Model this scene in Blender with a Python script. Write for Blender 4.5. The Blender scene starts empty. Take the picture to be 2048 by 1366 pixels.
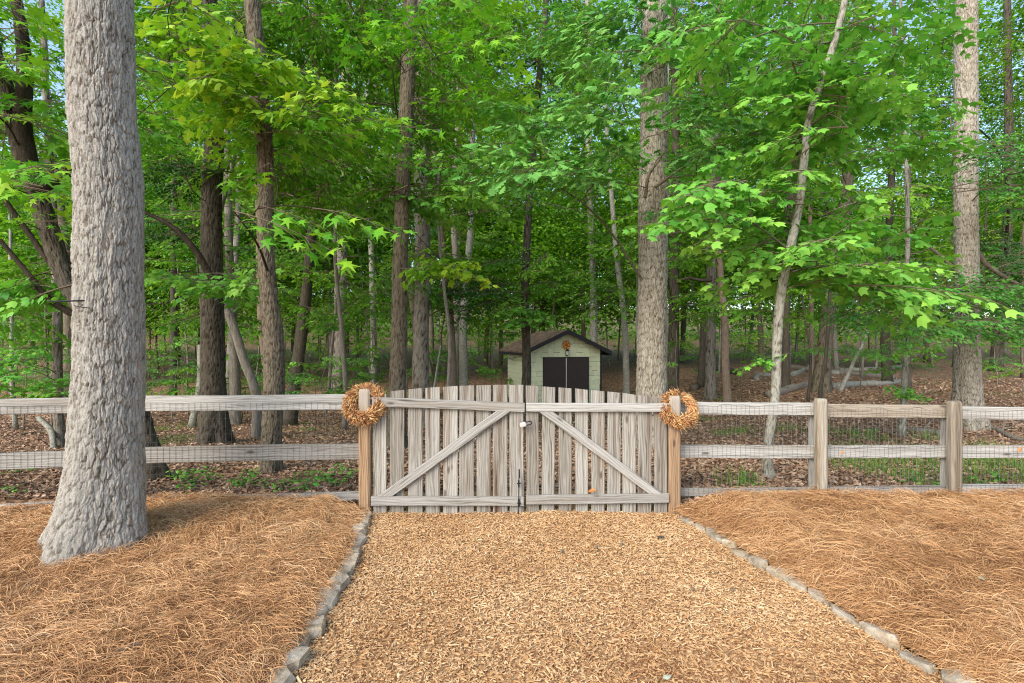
import bpy, bmesh, math, random
import numpy as np
from mathutils import Vector, Matrix

R = math.radians
random.seed(7)
rng = np.random.default_rng(11)
SC = bpy.context.scene
COL = SC.collection

# ------------------------------------------------------------------ camera
CAMZ, F = 1.73, 1024.0          # eye height; focal length in photo pixels (2048 wide, 18 mm on 36 mm)
cam = bpy.data.cameras.new('camera')
cam.lens, cam.sensor_width, cam.clip_start, cam.clip_end = 18.0, 36.0, 0.05, 900.0
camo = bpy.data.objects.new('camera', cam)
camo.location = (0, 0, CAMZ)
camo.rotation_euler = (R(90), 0, 0)
COL.objects.link(camo)
SC.camera = camo

# ------------------------------------------------------------------ light
SUN_EL, SUN_AZ = 38.0, 216.0     # degrees; azimuth clockwise from +Y (the view direction): behind, to the left
world = bpy.data.worlds.new('World')
SC.world = world
world.use_nodes = True
wn = world.node_tree
wn.nodes.clear()
sky = wn.nodes.new('ShaderNodeTexSky')
sky.sky_type = 'NISHITA'
sky.sun_disc = False
sky.sun_elevation = R(SUN_EL)
sky.sun_rotation = R(SUN_AZ)
sky.air_density, sky.dust_density, sky.ozone_density = 1.0, 1.2, 1.0
bg = wn.nodes.new('ShaderNodeBackground')
bg.inputs['Strength'].default_value = 0.15
wo = wn.nodes.new('ShaderNodeOutputWorld')
wn.links.new(sky.outputs[0], bg.inputs[0])
wn.links.new(bg.outputs[0], wo.inputs[0])
sl = bpy.data.lights.new('sun', 'SUN')
sl.energy, sl.angle, sl.color = 1.5, R(34), (1.0, 0.95, 0.87)
so = bpy.data.objects.new('sun', sl)
sd = Vector((math.sin(R(SUN_AZ)) * math.cos(R(SUN_EL)), math.cos(R(SUN_AZ)) * math.cos(R(SUN_EL)), math.sin(R(SUN_EL))))
so.rotation_euler = sd.to_track_quat('Z', 'Y').to_euler()
so.location = (-6, -8, 14)
COL.objects.link(so)
SC.view_settings.view_transform = 'Standard'
SC.view_settings.look = 'None'
SC.view_settings.gamma = 1.0
SC.view_settings.use_curve_mapping = False
SC.view_settings.exposure = 1.32
SC.cycles.max_bounces = 10
SC.cycles.diffuse_bounces = 5
SC.cycles.transmission_bounces = 6
SC.cycles.use_denoising = True
SC.cycles.denoiser = 'OPENIMAGEDENOISE'
SC.cycles.denoising_input_passes = 'RGB_ALBEDO_NORMAL'
SC.cycles.denoising_prefilter = 'NONE'
SC.cycles.filter_width = 1.1
SC.cycles.sample_clamp_indirect = 4.0

# ------------------------------------------------------------------ small helpers
def P(px, py, d):
    """world point that the photograph shows at pixel (px, py), at depth d"""
    return np.array([(px - 1024.0) / F * d, d, CAMZ - (py - 683.0) / F * d])

def sm(a, b, t):
    t = np.clip((np.asarray(t, float) - a) / (b - a), 0, 1)
    return t * t * (3 - 2 * t)

def _h(ix, iy, iz, s=0):
    n = (ix.astype(np.int64) * 374761393 + iy.astype(np.int64) * 668265263 + iz.astype(np.int64) * 2147483647 + s * 974634777) & 0xFFFFFFFF
    n = ((n ^ (n >> 13)) * 1274126177) & 0xFFFFFFFF
    n = ((n ^ (n >> 16)) * 2246822519) & 0xFFFFFFFF
    return ((n ^ (n >> 15)) & 0xFFFFFF) / float(0xFFFFFF)

def vn(x, y, z=0.0, s=0):
    """value noise 0..1"""
    x, y, z = np.broadcast_arrays(np.asarray(x, float), np.asarray(y, float), np.asarray(z, float))
    ix, iy, iz = np.floor(x), np.floor(y), np.floor(z)
    fx, fy, fz = x - ix, y - iy, z - iz
    fx, fy, fz = fx * fx * (3 - 2 * fx), fy * fy * (3 - 2 * fy), fz * fz * (3 - 2 * fz)
    out = 0
    for a in (0, 1):
        for b in (0, 1):
            for c in (0, 1):
                out = out + _h(ix + a, iy + b, iz + c, s) * (fx if a else 1 - fx) * (fy if b else 1 - fy) * (fz if c else 1 - fz)
    return out

def fbm(x, y, z=0.0, s=0, o=3):
    r, a, t = 0, 1.0, 0
    for k in range(o):
        r = r + a * vn(np.asarray(x) * 2 ** k, np.asarray(y) * 2 ** k, np.asarray(z) * 2 ** k, s + k)
        t += a
        a *= 0.5
    return r / t

def make_mesh(name, V, faces, mats=(), smooth=False, attrs=None, mat_index=None):
    """V (n,3); faces: list of int arrays (m,k)"""
    me = bpy.data.meshes.new(name)
    V = np.asarray(V, np.float32)
    faces = [np.asarray(f, np.int32) for f in faces if len(f)]
    me.vertices.add(len(V))
    me.vertices.foreach_set('co', V.ravel())
    li = np.concatenate([f.ravel() for f in faces])
    tot = np.concatenate([np.full(len(f), f.shape[1], np.int32) for f in faces])
    st = np.concatenate([[0], np.cumsum(tot)[:-1]]).astype(np.int32)
    me.loops.add(len(li))
    me.loops.foreach_set('vertex_index', li)
    me.polygons.add(len(tot))
    me.polygons.foreach_set('loop_start', st)
    me.polygons.foreach_set('loop_total', tot)
    if mat_index is not None:
        me.polygons.foreach_set('material_index', np.asarray(mat_index, np.int32))
    me.polygons.foreach_set('use_smooth', np.full(len(tot), bool(smooth)))
    for m in mats:
        me.materials.append(m)
    for k, v in (attrs or {}).items():
        a = me.attributes.new(k, 'FLOAT', 'POINT')
        a.data.foreach_set('value', np.asarray(v, np.float32))
    me.update()
    me.validate()
    return me

def link(name, me, parent=None, loc=(0, 0, 0), rot=None, scale=None):
    o = bpy.data.objects.new(name, me)
    COL.objects.link(o)
    o.location = loc
    if rot is not None:
        o.rotation_euler = rot
    if scale is not None:
        o.scale = scale if hasattr(scale, '__len__') else (scale,) * 3
    if parent is not None:
        o.parent = parent
    return o

def tag(o, label=None, cat=None, group=None, kind=None):
    for k, v in (('label', label), ('category', cat), ('group', group), ('kind', kind)):
        if v:
            o[k] = v
    return o

def thing(name, label, cat, loc=(0, 0, 0), group=None, rotz=0.0):
    o = bpy.data.objects.new(name, None)
    COL.objects.link(o)
    o.empty_display_size = 0.1
    o.location = [float(v) for v in loc]
    o.rotation_euler = (0, 0, rotz)
    return tag(o, label, cat, group)

class MB:
    """collects polygons of mixed size, then one mesh"""
    def __init__(s):
        s.V, s.F, s.n, s.A = [], {}, 0, []
    def add(s, V, F, a=0.0):
        V = np.asarray(V, float).reshape(-1, 3)
        for f in F:
            f = np.asarray(f, int)
            if len(f):
                s.F.setdefault(f.shape[1], []).append(f + s.n)
        s.V.append(V)
        s.A.append(np.full(len(V), a) if np.isscalar(a) else np.asarray(a))
        s.n += len(V)
    def mesh(s, name, mats, smooth=False, attr='tint'):
        return make_mesh(name, np.concatenate(s.V), [np.concatenate(v) for v in s.F.values()], mats, smooth, {attr: np.concatenate(s.A)})

def frames(P_):
    P_ = np.asarray(P_, float)
    T = np.gradient(P_, axis=0)
    T /= np.linalg.norm(T, axis=1)[:, None] + 1e-9
    up = np.array([0, 1.0, 0]) if abs(T[0][1]) < 0.8 else np.array([1.0, 0, 0])
    X = np.zeros_like(T); Y = np.zeros_like(T)
    x = np.cross(up, T[0]); x /= np.linalg.norm(x)
    for i in range(len(T)):
        x = x - T[i] * np.dot(x, T[i]); x /= np.linalg.norm(x) + 1e-9
        X[i] = x; Y[i] = np.cross(T[i], x)
    return T, X, Y

def tube(P_, rad, sides=6, cap=True, disp=None, phase=0.0, th=None):
    """rings along a path; disp(theta, s, radius)->radial offset; returns V, [quads, caps]"""
    P_ = np.asarray(P_, float)
    rad = np.broadcast_to(np.asarray(rad, float), (len(P_),))
    T, X, Y = frames(P_)
    if th is None:
        th = np.arange(sides) / sides * 2 * math.pi + phase
    TH = np.broadcast_to(th, (len(P_), sides))
    rr = np.broadcast_to(rad[:, None], TH.shape)
    if disp is not None:
        s = np.concatenate([[0], np.cumsum(np.linalg.norm(np.diff(P_, axis=0), axis=1))])
        rr = rr + disp(TH, np.broadcast_to(s[:, None], TH.shape), rr)
    V = P_[:, None, :] + rr[..., None] * (np.cos(TH)[..., None] * X[:, None, :] + np.sin(TH)[..., None] * Y[:, None, :])
    n = len(P_)
    i = np.arange(n - 1)[:, None] * sides
    j = np.arange(sides)[None, :]
    j2 = (j + 1) % sides
    Q = np.stack([i + j, i + j2, i + sides + j2, i + sides + j], -1).reshape(-1, 4)
    out = [Q]
    if cap:
        out.append(np.array([list(range(sides))[::-1]]))
        out.append(np.array([[(n - 1) * sides + k for k in range(sides)]]))
    return V.reshape(-1, 3), out

def spline(pts, n):
    """smooth resampling of control points (m,k) to n rows"""
    pts = np.asarray(pts, float)
    m = len(pts)
    s = np.concatenate([[0], np.cumsum(np.linalg.norm(np.diff(pts[:, :3], axis=0), axis=1))])
    t = np.linspace(0, s[-1], n)
    d = np.gradient(pts, s, axis=0) if m > 2 else np.repeat(((pts[1] - pts[0]) / s[-1])[None], 2, 0)
    k = np.clip(np.searchsorted(s, t, 'right') - 1, 0, m - 2)
    h = (s[k + 1] - s[k])[:, None]
    u = ((t - s[k])[:, None]) / h
    return ((2 * u**3 - 3 * u**2 + 1) * pts[k] + (u**3 - 2 * u**2 + u) * h * d[k] + (-2 * u**3 + 3 * u**2) * pts[k + 1] + (u**3 - u**2) * h * d[k + 1])

# ------------------------------------------------------------------ materials
class NT:
    def __init__(s, name, rough=0.8, spec=0.3):
        s.m = bpy.data.materials.new(name)
        s.m.use_nodes = True
        s.t = s.m.node_tree
        s.b = s.t.nodes['Principled BSDF']
        s.out = s.t.nodes['Material Output']
        s.b.inputs['Roughness'].default_value = rough
        s.b.inputs['Specular IOR Level'].default_value = spec
    def n(s, typ, **kw):
        nd = s.t.nodes.new(typ)
        for k, v in kw.items():
            if k in nd.inputs:
                nd.inputs[k].default_value = v
            else:
                setattr(nd, k, v)
        return nd
    def l(s, a, b):
        s.t.links.new(a, b)
    def coord(s, scale=(1, 1, 1), kind='Object', rnd=0.0):
        tc = s.n('ShaderNodeTexCoord')
        mp = s.n('ShaderNodeMapping')
        mp.inputs['Scale'].default_value = scale
        s.l(tc.outputs[kind], mp.inputs['Vector'])
        if rnd:
            oi = s.n('ShaderNodeObjectInfo')
            mu = s.n('ShaderNodeMath', operation='MULTIPLY')
            mu.inputs[1].default_value = rnd
            s.l(oi.outputs['Random'], mu.inputs[0])
            s.l(mu.outputs[0], mp.inputs['Location'])
        return mp.outputs[0]
    def noise(s, vec, scale, detail=4.0, rough=0.55, dist=0.0):
        nd = s.n('ShaderNodeTexNoise')
        nd.inputs['Scale'].default_value = scale
        nd.inputs['Detail'].default_value = detail
        nd.inputs['Roughness'].default_value = rough
        nd.inputs['Distortion'].default_value = dist
        if vec is not None:
            s.l(vec, nd.inputs['Vector'])
        return nd.outputs['Fac']
    def ramp(s, fac, stops, interp='LINEAR'):
        r = s.n('ShaderNodeValToRGB')
        r.color_ramp.interpolation = interp
        while len(r.color_ramp.elements) < len(stops):
            r.color_ramp.elements.new(0.5)
        for e, (p, c) in zip(r.color_ramp.elements, stops):
            e.position = p
            e.color = (c, c, c, 1) if np.isscalar(c) else (*c, 1)
        s.l(fac, r.inputs[0])
        return r.outputs[0]
    def mix(s, fac, a, b, mode='MIX'):
        m = s.n('ShaderNodeMix', data_type='RGBA', blend_type=mode)
        for v, i in ((fac, 0), (a, 6), (b, 7)):
            if hasattr(v, 'node'):
                s.l(v, m.inputs[i])
            elif i == 0:
                m.inputs[0].default_value = v
            else:
                m.inputs[i].default_value = (*v, 1)
        return m.outputs[2]
    def math(s, op, a, b=0.0, c=None):
        m = s.n('ShaderNodeMath', operation=op)
        for i, v in enumerate((a, b) if c is None else (a, b, c)):
            if hasattr(v, 'node'):
                s.l(v, m.inputs[i])
            else:
                m.inputs[i].default_value = v
        return m.outputs[0]
    def attr(s, name):
        a = s.n('ShaderNodeAttribute')
        a.attribute_name = name
        return a.outputs['Fac']
    def rnd(s):
        return s.n('ShaderNodeObjectInfo').outputs['Random']
    def color(s, c):
        if hasattr(c, 'node'):
            s.l(c, s.b.inputs['Base Color'])
        else:
            s.b.inputs['Base Color'].default_value = (*c, 1)
        return s
    def bump(s, h, strength=0.5, dist=0.01):
        b = s.n('ShaderNodeBump')
        b.inputs['Strength'].default_value = strength
        b.inputs['Distance'].default_value = dist
        s.l(h, b.inputs['Height'])
        s.l(b.outputs[0], s.b.inputs['Normal'])
        return s

def mat_flat(name, c, rough=0.6, metal=0.0, var=0.15, scale=30.0):
    k = NT(name, rough)
    k.b.inputs['Metallic'].default_value = metal
    nz = k.noise(k.coord(), scale, 5)
    k.color(k.ramp(nz, [(0.3, tuple(v * (1 - var) for v in c)), (0.7, tuple(min(1, v * (1 + var)) for v in c))]))
    k.bump(nz, 0.15, 0.004)
    return k.m

def mat_wood(name, light, mid, dark, stain, stain_amt=0.5):
    """weathered softwood: grain runs along the local Z axis of each board"""
    k = NT(name, 0.85, 0.2)
    v = k.coord((1, 1, 1), 'Object', 37.0)
    def sc(sx, sy, sz):
        mp = k.n('ShaderNodeMapping')
        mp.inputs['Scale'].default_value = (sx, sy, sz)
        k.l(v, mp.inputs['Vector'])
        return mp.outputs[0]
    # cathedral figure: distorted rings
    low = k.noise(sc(1.0, 1.0, 0.35), 7.0, 2, 0.5, 0.6)
    rings = k.n('ShaderNodeTexWave', wave_type='BANDS', bands_direction='X')
    rings.inputs['Scale'].default_value = 6.0
    rings.inputs['Distortion'].default_value = 11.0
    rings.inputs['Detail'].default_value = 2.0
    rings.inputs['Detail Scale'].default_value = 1.3
    k.l(sc(2.0, 2.0, 0.28), rings.inputs['Vector'])
    fine = k.noise(sc(120, 120, 2.2), 1.0, 5, 0.65)
    mid_n = k.noise(sc(26, 26, 0.9), 1.0, 3, 0.55)
    g = k.math('ADD', k.math('MULTIPLY', rings.outputs['Fac'], 0.20), k.math('ADD', k.math('MULTIPLY', fine, 0.42), k.math('MULTIPLY', mid_n, 0.60)))
    c = k.ramp(g, [(0.34, dark), (0.5, mid), (0.78, light)])
    # brown stain running down the board where rain has not bleached it
    st = k.noise(sc(16, 16, 0.55), 1.0, 3, 0.6, 0.4)
    sf = k.ramp(st, [(0.52, 0.0), (0.68, stain_amt)])
    c = k.mix(sf, c, stain, 'MULTIPLY')
    # knots
    vo = k.n('ShaderNodeTexVoronoi', feature='F1')
    vo.inputs['Scale'].default_value = 1.0
    k.l(sc(7.0, 0.4, 2.4), vo.inputs['Vector'])
    kn = k.ramp(vo.outputs['Distance'], [(0.06, 1.0), (0.13, 0.0)])
    c = k.mix(k.math('MULTIPLY', kn, 0.75), c, (0.07, 0.045, 0.03))
    tone = k.ramp(k.rnd(), [(0.0, (0.70, 0.66, 0.62)), (0.5, (0.9, 0.88, 0.86)), (1.0, (1.05, 1.03, 1.0))])
    c = k.mix(1.0, c, tone, 'MULTIPLY')
    if name == 'brown_post':                      # sun-bleached towards the top
        tc = k.n('ShaderNodeTexCoord'); sx = k.n('ShaderNodeSeparateXYZ')
        k.l(tc.outputs['Generated'], sx.inputs[0])
        hz = k.math('ADD', sx.outputs[2], k.math('MULTIPLY', mid_n, 0.2))
        c = k.mix(k.ramp(hz, [(0.82, 0.0), (1.0, 0.75)]), c, (0.40, 0.36, 0.30))
    k.color(c)
    k.bump(k.math('ADD', fine, k.math('MULTIPLY', rings.outputs['Fac'], 0.5)), 0.55, 0.004)
    return k.m

M = {}
M['picket'] = mat_wood('weathered_picket', (0.43, 0.41, 0.365), (0.265, 0.245, 0.205), (0.06, 0.05, 0.038), (0.40, 0.25, 0.15), 0.95)
M['rail'] = mat_wood('weathered_rail', (0.47, 0.46, 0.425), (0.335, 0.32, 0.285), (0.10, 0.09, 0.075), (0.6, 0.5, 0.4), 0.55)
M['post'] = mat_wood('brown_post', (0.42, 0.29, 0.18), (0.29, 0.185, 0.105), (0.12, 0.068, 0.035), (0.7, 0.6, 0.5), 0.5)
M['post_grey'] = mat_wood('grey_post', (0.43, 0.385, 0.315), (0.29, 0.25, 0.19), (0.11, 0.088, 0.06), (0.55, 0.4, 0.27), 0.7)
M['rail_tan'] = mat_wood('tan_rail', (0.50, 0.445, 0.36), (0.365, 0.31, 0.235), (0.15, 0.12, 0.085), (0.65, 0.5, 0.38), 0.6)
M['wire'] = mat_flat('galvanised_wire', (0.16, 0.16, 0.16), 0.5, 0.5)
M['black'] = mat_flat('black_iron', (0.018, 0.018, 0.02), 0.5, 0.2)
M['steel'] = mat_flat('lock_steel', (0.75, 0.74, 0.72), 0.35, 0.7, 0.05)

def mat_bark(name, light, mid, dark, patch, sx=30.0, sz=5.0, patch_amt=0.5, bump=1.0):
    k = NT(name, 0.92, 0.15)
    v = k.coord((1, 1, 1), 'Object', 53.0)
    def sc(x, z):
        mp = k.n('ShaderNodeMapping')
        mp.inputs['Scale'].default_value = (x, x, z)
        k.l(v, mp.inputs['Vector'])
        return mp.outputs[0]
    a = k.noise(sc(sx, sz), 1.0, 6, 0.62, 0.5)
    b = k.noise(sc(sx * 3.2, sx * 1.6), 1.0, 3, 0.6)
    big = k.noise(sc(2.2, 0.8), 1.0, 3, 0.5)
    g = k.math('ADD', k.math('MULTIPLY', a, 0.62), k.math('MULTIPLY', b, 0.38))
    c = k.ramp(g, [(0.36, dark), (0.5, mid), (0.68, light)])
    c = k.mix(k.ramp(big, [(0.38, 0.45), (0.62, 0.0)]), c, mid)
    pt = k.noise(sc(18.0, 4.0), 1.0, 3, 0.6)
    c = k.mix(k.ramp(pt, [(0.64, 0.0), (0.71, patch_amt)]), c, patch)
    tn = k.attr('tint')
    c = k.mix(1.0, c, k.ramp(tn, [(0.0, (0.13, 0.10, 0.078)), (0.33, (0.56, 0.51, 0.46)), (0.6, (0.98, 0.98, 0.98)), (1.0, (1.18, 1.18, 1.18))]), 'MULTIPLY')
    k.color(c)
    k.bump(k.math('ADD', a, k.math('MULTIPLY', b, 0.5)), 0.8 * bump, 0.02)
    return k.m

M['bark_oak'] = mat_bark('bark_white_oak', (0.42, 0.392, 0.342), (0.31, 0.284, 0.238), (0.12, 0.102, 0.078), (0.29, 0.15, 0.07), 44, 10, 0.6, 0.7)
M['bark_grey'] = mat_bark('bark_grey', (0.36, 0.32, 0.27), (0.23, 0.195, 0.155), (0.075, 0.06, 0.045), (0.26, 0.17, 0.10), 34, 6, 0.4)
M['bark_brown'] = mat_bark('bark_brown', (0.25, 0.21, 0.152), (0.152, 0.122, 0.082), (0.048, 0.037, 0.024), (0.24, 0.21, 0.14), 40, 7, 0.4)
M['bark_dark'] = mat_bark('bark_dark', (0.165, 0.14, 0.102), (0.09, 0.074, 0.053), (0.03, 0.024, 0.018), (0.20, 0.18, 0.12), 36, 5, 0.4)
M['bark_tan'] = mat_bark('bark_tan', (0.52, 0.475, 0.395), (0.36, 0.315, 0.245), (0.10, 0.08, 0.055), (0.28, 0.18, 0.10), 36, 7, 0.4)
M['bark_pale'] = mat_bark('bark_pale', (0.43, 0.41, 0.355), (0.29, 0.27, 0.215), (0.12, 0.105, 0.08), (0.12, 0.115, 0.075), 14, 11, 0.7, 0.6)
M['bark_reddish'] = mat_bark('bark_reddish', (0.32, 0.24, 0.18), (0.215, 0.155, 0.11), (0.09, 0.062, 0.045), (0.36, 0.32, 0.25), 30, 6, 0.3)
M['twig'] = mat_flat('twig', (0.16, 0.115, 0.075), 0.9)

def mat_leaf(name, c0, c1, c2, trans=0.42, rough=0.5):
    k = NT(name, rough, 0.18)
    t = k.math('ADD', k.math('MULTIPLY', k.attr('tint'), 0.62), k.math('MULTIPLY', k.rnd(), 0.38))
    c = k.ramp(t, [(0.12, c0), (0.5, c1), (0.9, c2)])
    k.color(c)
    tr = k.n('ShaderNodeBsdfTranslucent')
    k.l(k.mix(1.0, c, (1.0, 1.0, 0.55), 'MULTIPLY'), tr.inputs['Color'])
    mx = k.n('ShaderNodeMixShader')
    mx.inputs[0].default_value = trans
    k.l(k.b.outputs[0], mx.inputs[1])
    k.l(tr.outputs[0], mx.inputs[2])
    k.l(mx.outputs[0], k.out.inputs['Surface'])
    return k.m

M['leaf_gum'] = mat_leaf('leaf_sweetgum', (0.05, 0.20, 0.016), (0.15, 0.42, 0.025), (0.36, 0.60, 0.035), 0.36)
M['leaf_oak'] = mat_leaf('leaf_oak', (0.07, 0.235, 0.045), (0.155, 0.405, 0.08), (0.29, 0.55, 0.115), 0.34)
M['leaf_maple'] = mat_leaf('leaf_maple', (0.065, 0.245, 0.03), (0.17, 0.455, 0.06), (0.33, 0.60, 0.085), 0.36)
M['leaf_mid'] = mat_leaf('leaf_mid', (0.04, 0.14, 0.012), (0.115, 0.31, 0.022), (0.28, 0.51, 0.036), 0.40)  # green darkened: shade inside the wood is put into the leaf colour
M['leaf_fine'] = mat_leaf('leaf_fine', (0.04, 0.16, 0.028), (0.09, 0.30, 0.045), (0.18, 0.45, 0.07), 0.34)
M['leaf_dark'] = mat_leaf('leaf_dark', (0.014, 0.06, 0.010), (0.028, 0.105, 0.016), (0.055, 0.18, 0.024), 0.25)
M['leaf_yell'] = mat_leaf('leaf_yellow_green', (0.10, 0.31, 0.02), (0.24, 0.48, 0.03), (0.50, 0.64, 0.05), 0.34)
M['leaf_far'] = mat_leaf('leaf_far', (0.075, 0.24, 0.016), (0.21, 0.46, 0.032), (0.43, 0.64, 0.06), 0.5)  # green brightened and yellowed: sunlight on the far leaves painted into the colour

def mat_bits(name, stops, rough=0.85, trans=0.0):
    k = NT(name, rough, 0.2)
    c = k.ramp(k.attr('tint'), stops)
    nz = k.noise(k.coord(), 140.0, 3)
    c = k.mix(1.0, c, k.ramp(nz, [(0.3, 0.82), (0.7, 1.0)]), 'MULTIPLY')
    k.color(c)
    return k.m

M['chips'] = mat_bits('wood_chips', [(0.0, (0.24, 0.10, 0.04)), (0.18, (0.46, 0.24, 0.098)), (0.5, (0.61, 0.36, 0.16)), (1.0, (0.79, 0.575, 0.325))])
M['straw'] = mat_bits('pine_straw', [(0.0, (0.16, 0.073, 0.03)), (0.2, (0.41, 0.20, 0.08)), (0.55, (0.63, 0.35, 0.15)), (1.0, (0.81, 0.55, 0.30))], 0.6)
M['litter'] = mat_bits('leaf_litter', [(0.0, (0.12, 0.065, 0.038)), (0.3, (0.31, 0.175, 0.10)), (0.65, (0.48, 0.305, 0.19)), (1.0, (0.64, 0.48, 0.34))], 0.75)
M['wreath'] = mat_bits('dried_wreath', [(0.0, (0.20, 0.07, 0.035)), (0.35, (0.40, 0.17, 0.07)), (0.65, (0.56, 0.29, 0.10)), (1.0, (0.78, 0.56, 0.27))], 0.7)
M['blade'] = mat_leaf('grass_blade', (0.06, 0.16, 0.02), (0.12, 0.28, 0.035), (0.28, 0.40, 0.08), 0.35, 0.5)

def mat_ground(name, stops, scale, scale2, bump=0.6, green=None):
    k = NT(name, 0.95, 0.1)
    v = k.coord()
    a = k.noise(v, scale, 6, 0.7)
    vo = k.n('ShaderNodeTexVoronoi', feature='F1')
    vo.inputs['Scale'].default_value = scale2
    k.l(v, vo.inputs['Vector'])
    cell = k.n('ShaderNodeSeparateColor')
    k.l(vo.outputs['Color'], cell.inputs[0])
    g = k.math('ADD', k.math('MULTIPLY', a, 0.45), k.math('MULTIPLY', cell.outputs[0], 0.55))
    c = k.ramp(g, stops)
    if green:
        gn = k.noise(v, 0.35, 4, 0.6)
        c = k.mix(k.ramp(gn, [(0.56, 0.0), (0.68, 0.55)]), c, green)
    k.color(c)
    k.bump(g, bump, 0.03)
    return k.m

M['floor'] = mat_ground('forest_floor', [(0.25, (0.09, 0.05, 0.03)), (0.5, (0.25, 0.142, 0.08)), (0.75, (0.41, 0.255, 0.15))], 9.0, 14.0, 0.7, (0.10, 0.15, 0.04))
M['path'] = mat_ground('chip_base', [(0.25, (0.26, 0.135, 0.06)), (0.5, (0.46, 0.265, 0.125)), (0.75, (0.60, 0.38, 0.19))], 40.0, 90.0, 0.6)
M['bed'] = mat_ground('straw_base', [(0.25, (0.16, 0.08, 0.036)), (0.5, (0.34, 0.18, 0.08)), (0.75, (0.48, 0.27, 0.12))], 40.0, 90.0, 0.6)

def mat_stone(name):
    k = NT(name, 0.9, 0.2)
    v = k.coord((1, 1, 1), 'Object', 19.0)
    a = k.noise(v, 9.0, 6, 0.65, 0.3)
    b = k.noise(v, 45.0, 4, 0.6)
    c = k.ramp(a, [(0.32, (0.20, 0.145, 0.085)), (0.5, (0.42, 0.35, 0.25)), (0.68, (0.60, 0.54, 0.43))])
    ru = k.noise(v, 5.0, 3, 0.5)
    c = k.mix(k.ramp(ru, [(0.55, 0.0), (0.7, 0.55)]), c, (0.38, 0.25, 0.12))
    c = k.mix(1.0, c, k.ramp(k.rnd(), [(0, 0.68), (1, 1.1)]), 'MULTIPLY')
    k.color(c)
    k.bump(k.math('ADD', a, k.math('MULTIPLY', b, 0.4)), 0.7, 0.02)
    return k.m
M['stone'] = mat_stone('fieldstone')

# ------------------------------------------------------------------ terrain
def G(x, y):
    """height of the ground"""
    x = np.asarray(x, float); y = np.asarray(y, float)
    f = sm(6.0, 19, y)
    z = f * (-0.85 + 0.98 * sm(3.2, 10.5, x) + 0.18 * sm(3, 12, -x))
    z = z + (0.045 - 0.025 * sm(1, 12, x)) * np.maximum(y - 21, 0) + 0.06 * np.maximum(y - 62, 0)
    z = z + 0.135 * sm(1.45, 2.1, np.abs(x)) * sm(3.2, 5.0, y) * (1 - sm(6.0, 9.5, y))
    z = z - 0.05 * (1 - sm(4.6, 5.4, y))
    z = z + (fbm(x * 0.45, y * 0.45, 3.1, 5) - 0.5) * 0.16 * sm(6, 9, y)
    return z

def place(px, py, lo=3.0, hi=90.0):
    """depth at which the ground shows at pixel (px, py)"""
    d = np.arange(lo, hi, 0.02)
    x = (px - 1024.0) / F * d
    yy = 683 + (CAMZ - G(x, d)) / d * F
    k = np.argmax(yy <= py)
    return float(d[k]) if (yy <= py).any() else hi

def sheet(name, xs, ys, zf, mat, keep=None):
    X, Y = np.meshgrid(xs, ys)
    Z = zf(X, Y)
    V = np.stack([X, Y, Z], -1).reshape(-1, 3)
    nx = len(xs)
    i, j = np.meshgrid(np.arange(len(ys) - 1), np.arange(nx - 1), indexing='ij')
    a = (i * nx + j).ravel()
    Q = np.stack([a, a + 1, a + nx + 1, a + nx], -1)
    return make_mesh(name, V, [Q], [mat], True)

gx = np.concatenate([-np.geomspace(160, 14, 24), np.linspace(-13.5, 13.5, 136), np.geomspace(14, 160, 24)])
gy = np.concatenate([np.linspace(-60, 2, 20), np.linspace(2.2, 26, 150), np.geomspace(26.4, 320, 50)])
tag(link('ground', sheet('ground', gx, gy, G, M['floor'])), 'brown leaf covered forest floor', 'ground', kind='structure')

# edging lines: x of the stone row as a function of y
def xl(y): return -1.13 - 0.095 * (np.asarray(y, float) - 2.3) + 0.02 * np.sin(np.asarray(y, float) * 2.1)
def xr(y): return 2.30 - 0.25 * (np.asarray(y, float) - 2.3) + 0.02 * np.sin(np.asarray(y, float) * 1.7 + 1)
FY = 5.12                                        # fence line

def zpath(x, y):
    return 0.0 + (fbm(np.asarray(x) * 1.6, np.asarray(y) * 1.6, 0.4, 9) - 0.5) * 0.05 + 0.018 * np.exp(-((np.asarray(x) - 0.45) / 0.9) ** 2)
def zbedl(x, y):
    x = np.asarray(x, float); y = np.asarray(y, float)
    e = xl(y) - x
    z = 0.04 + 0.085 * sm(0.05, 0.5, e) * sm(3.4, 5.0, y) + 0.03 * sm(0.0, 0.35, e)
    z = z - 0.065 * sm(1.8, 3.6, e) * sm(3.5, 5.0, y)
    return z + (fbm(x * 1.3, y * 1.3, 7.7, 3) - 0.5) * 0.05 * sm(0.05, 0.4, e) + 0.05 * np.exp(-((x + 3.1) ** 2 + (y - 4.3) ** 2) / 0.5) + (0.0 + 0.035 * vn(np.arctan2(y - 4.05, x + 3.32) * 2.5, 0.5, 0, 77)) * np.exp(-((np.hypot(x + 3.32, y - 4.05) - 0.36) / 0.13) ** 2)
def zbedr(x, y):
    x = np.asarray(x, float); y = np.asarray(y, float)
    e = x - xr(y)
    z = 0.04 + 0.10 * sm(0.05, 0.6, e) * sm(2.2, 5.0, y) + 0.06 * sm(0.0, 0.4, e)
    return z + (fbm(x * 1.3, y * 1.3, 2.2, 4) - 0.5) * 0.04 * sm(0.05, 0.4, e)

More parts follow.
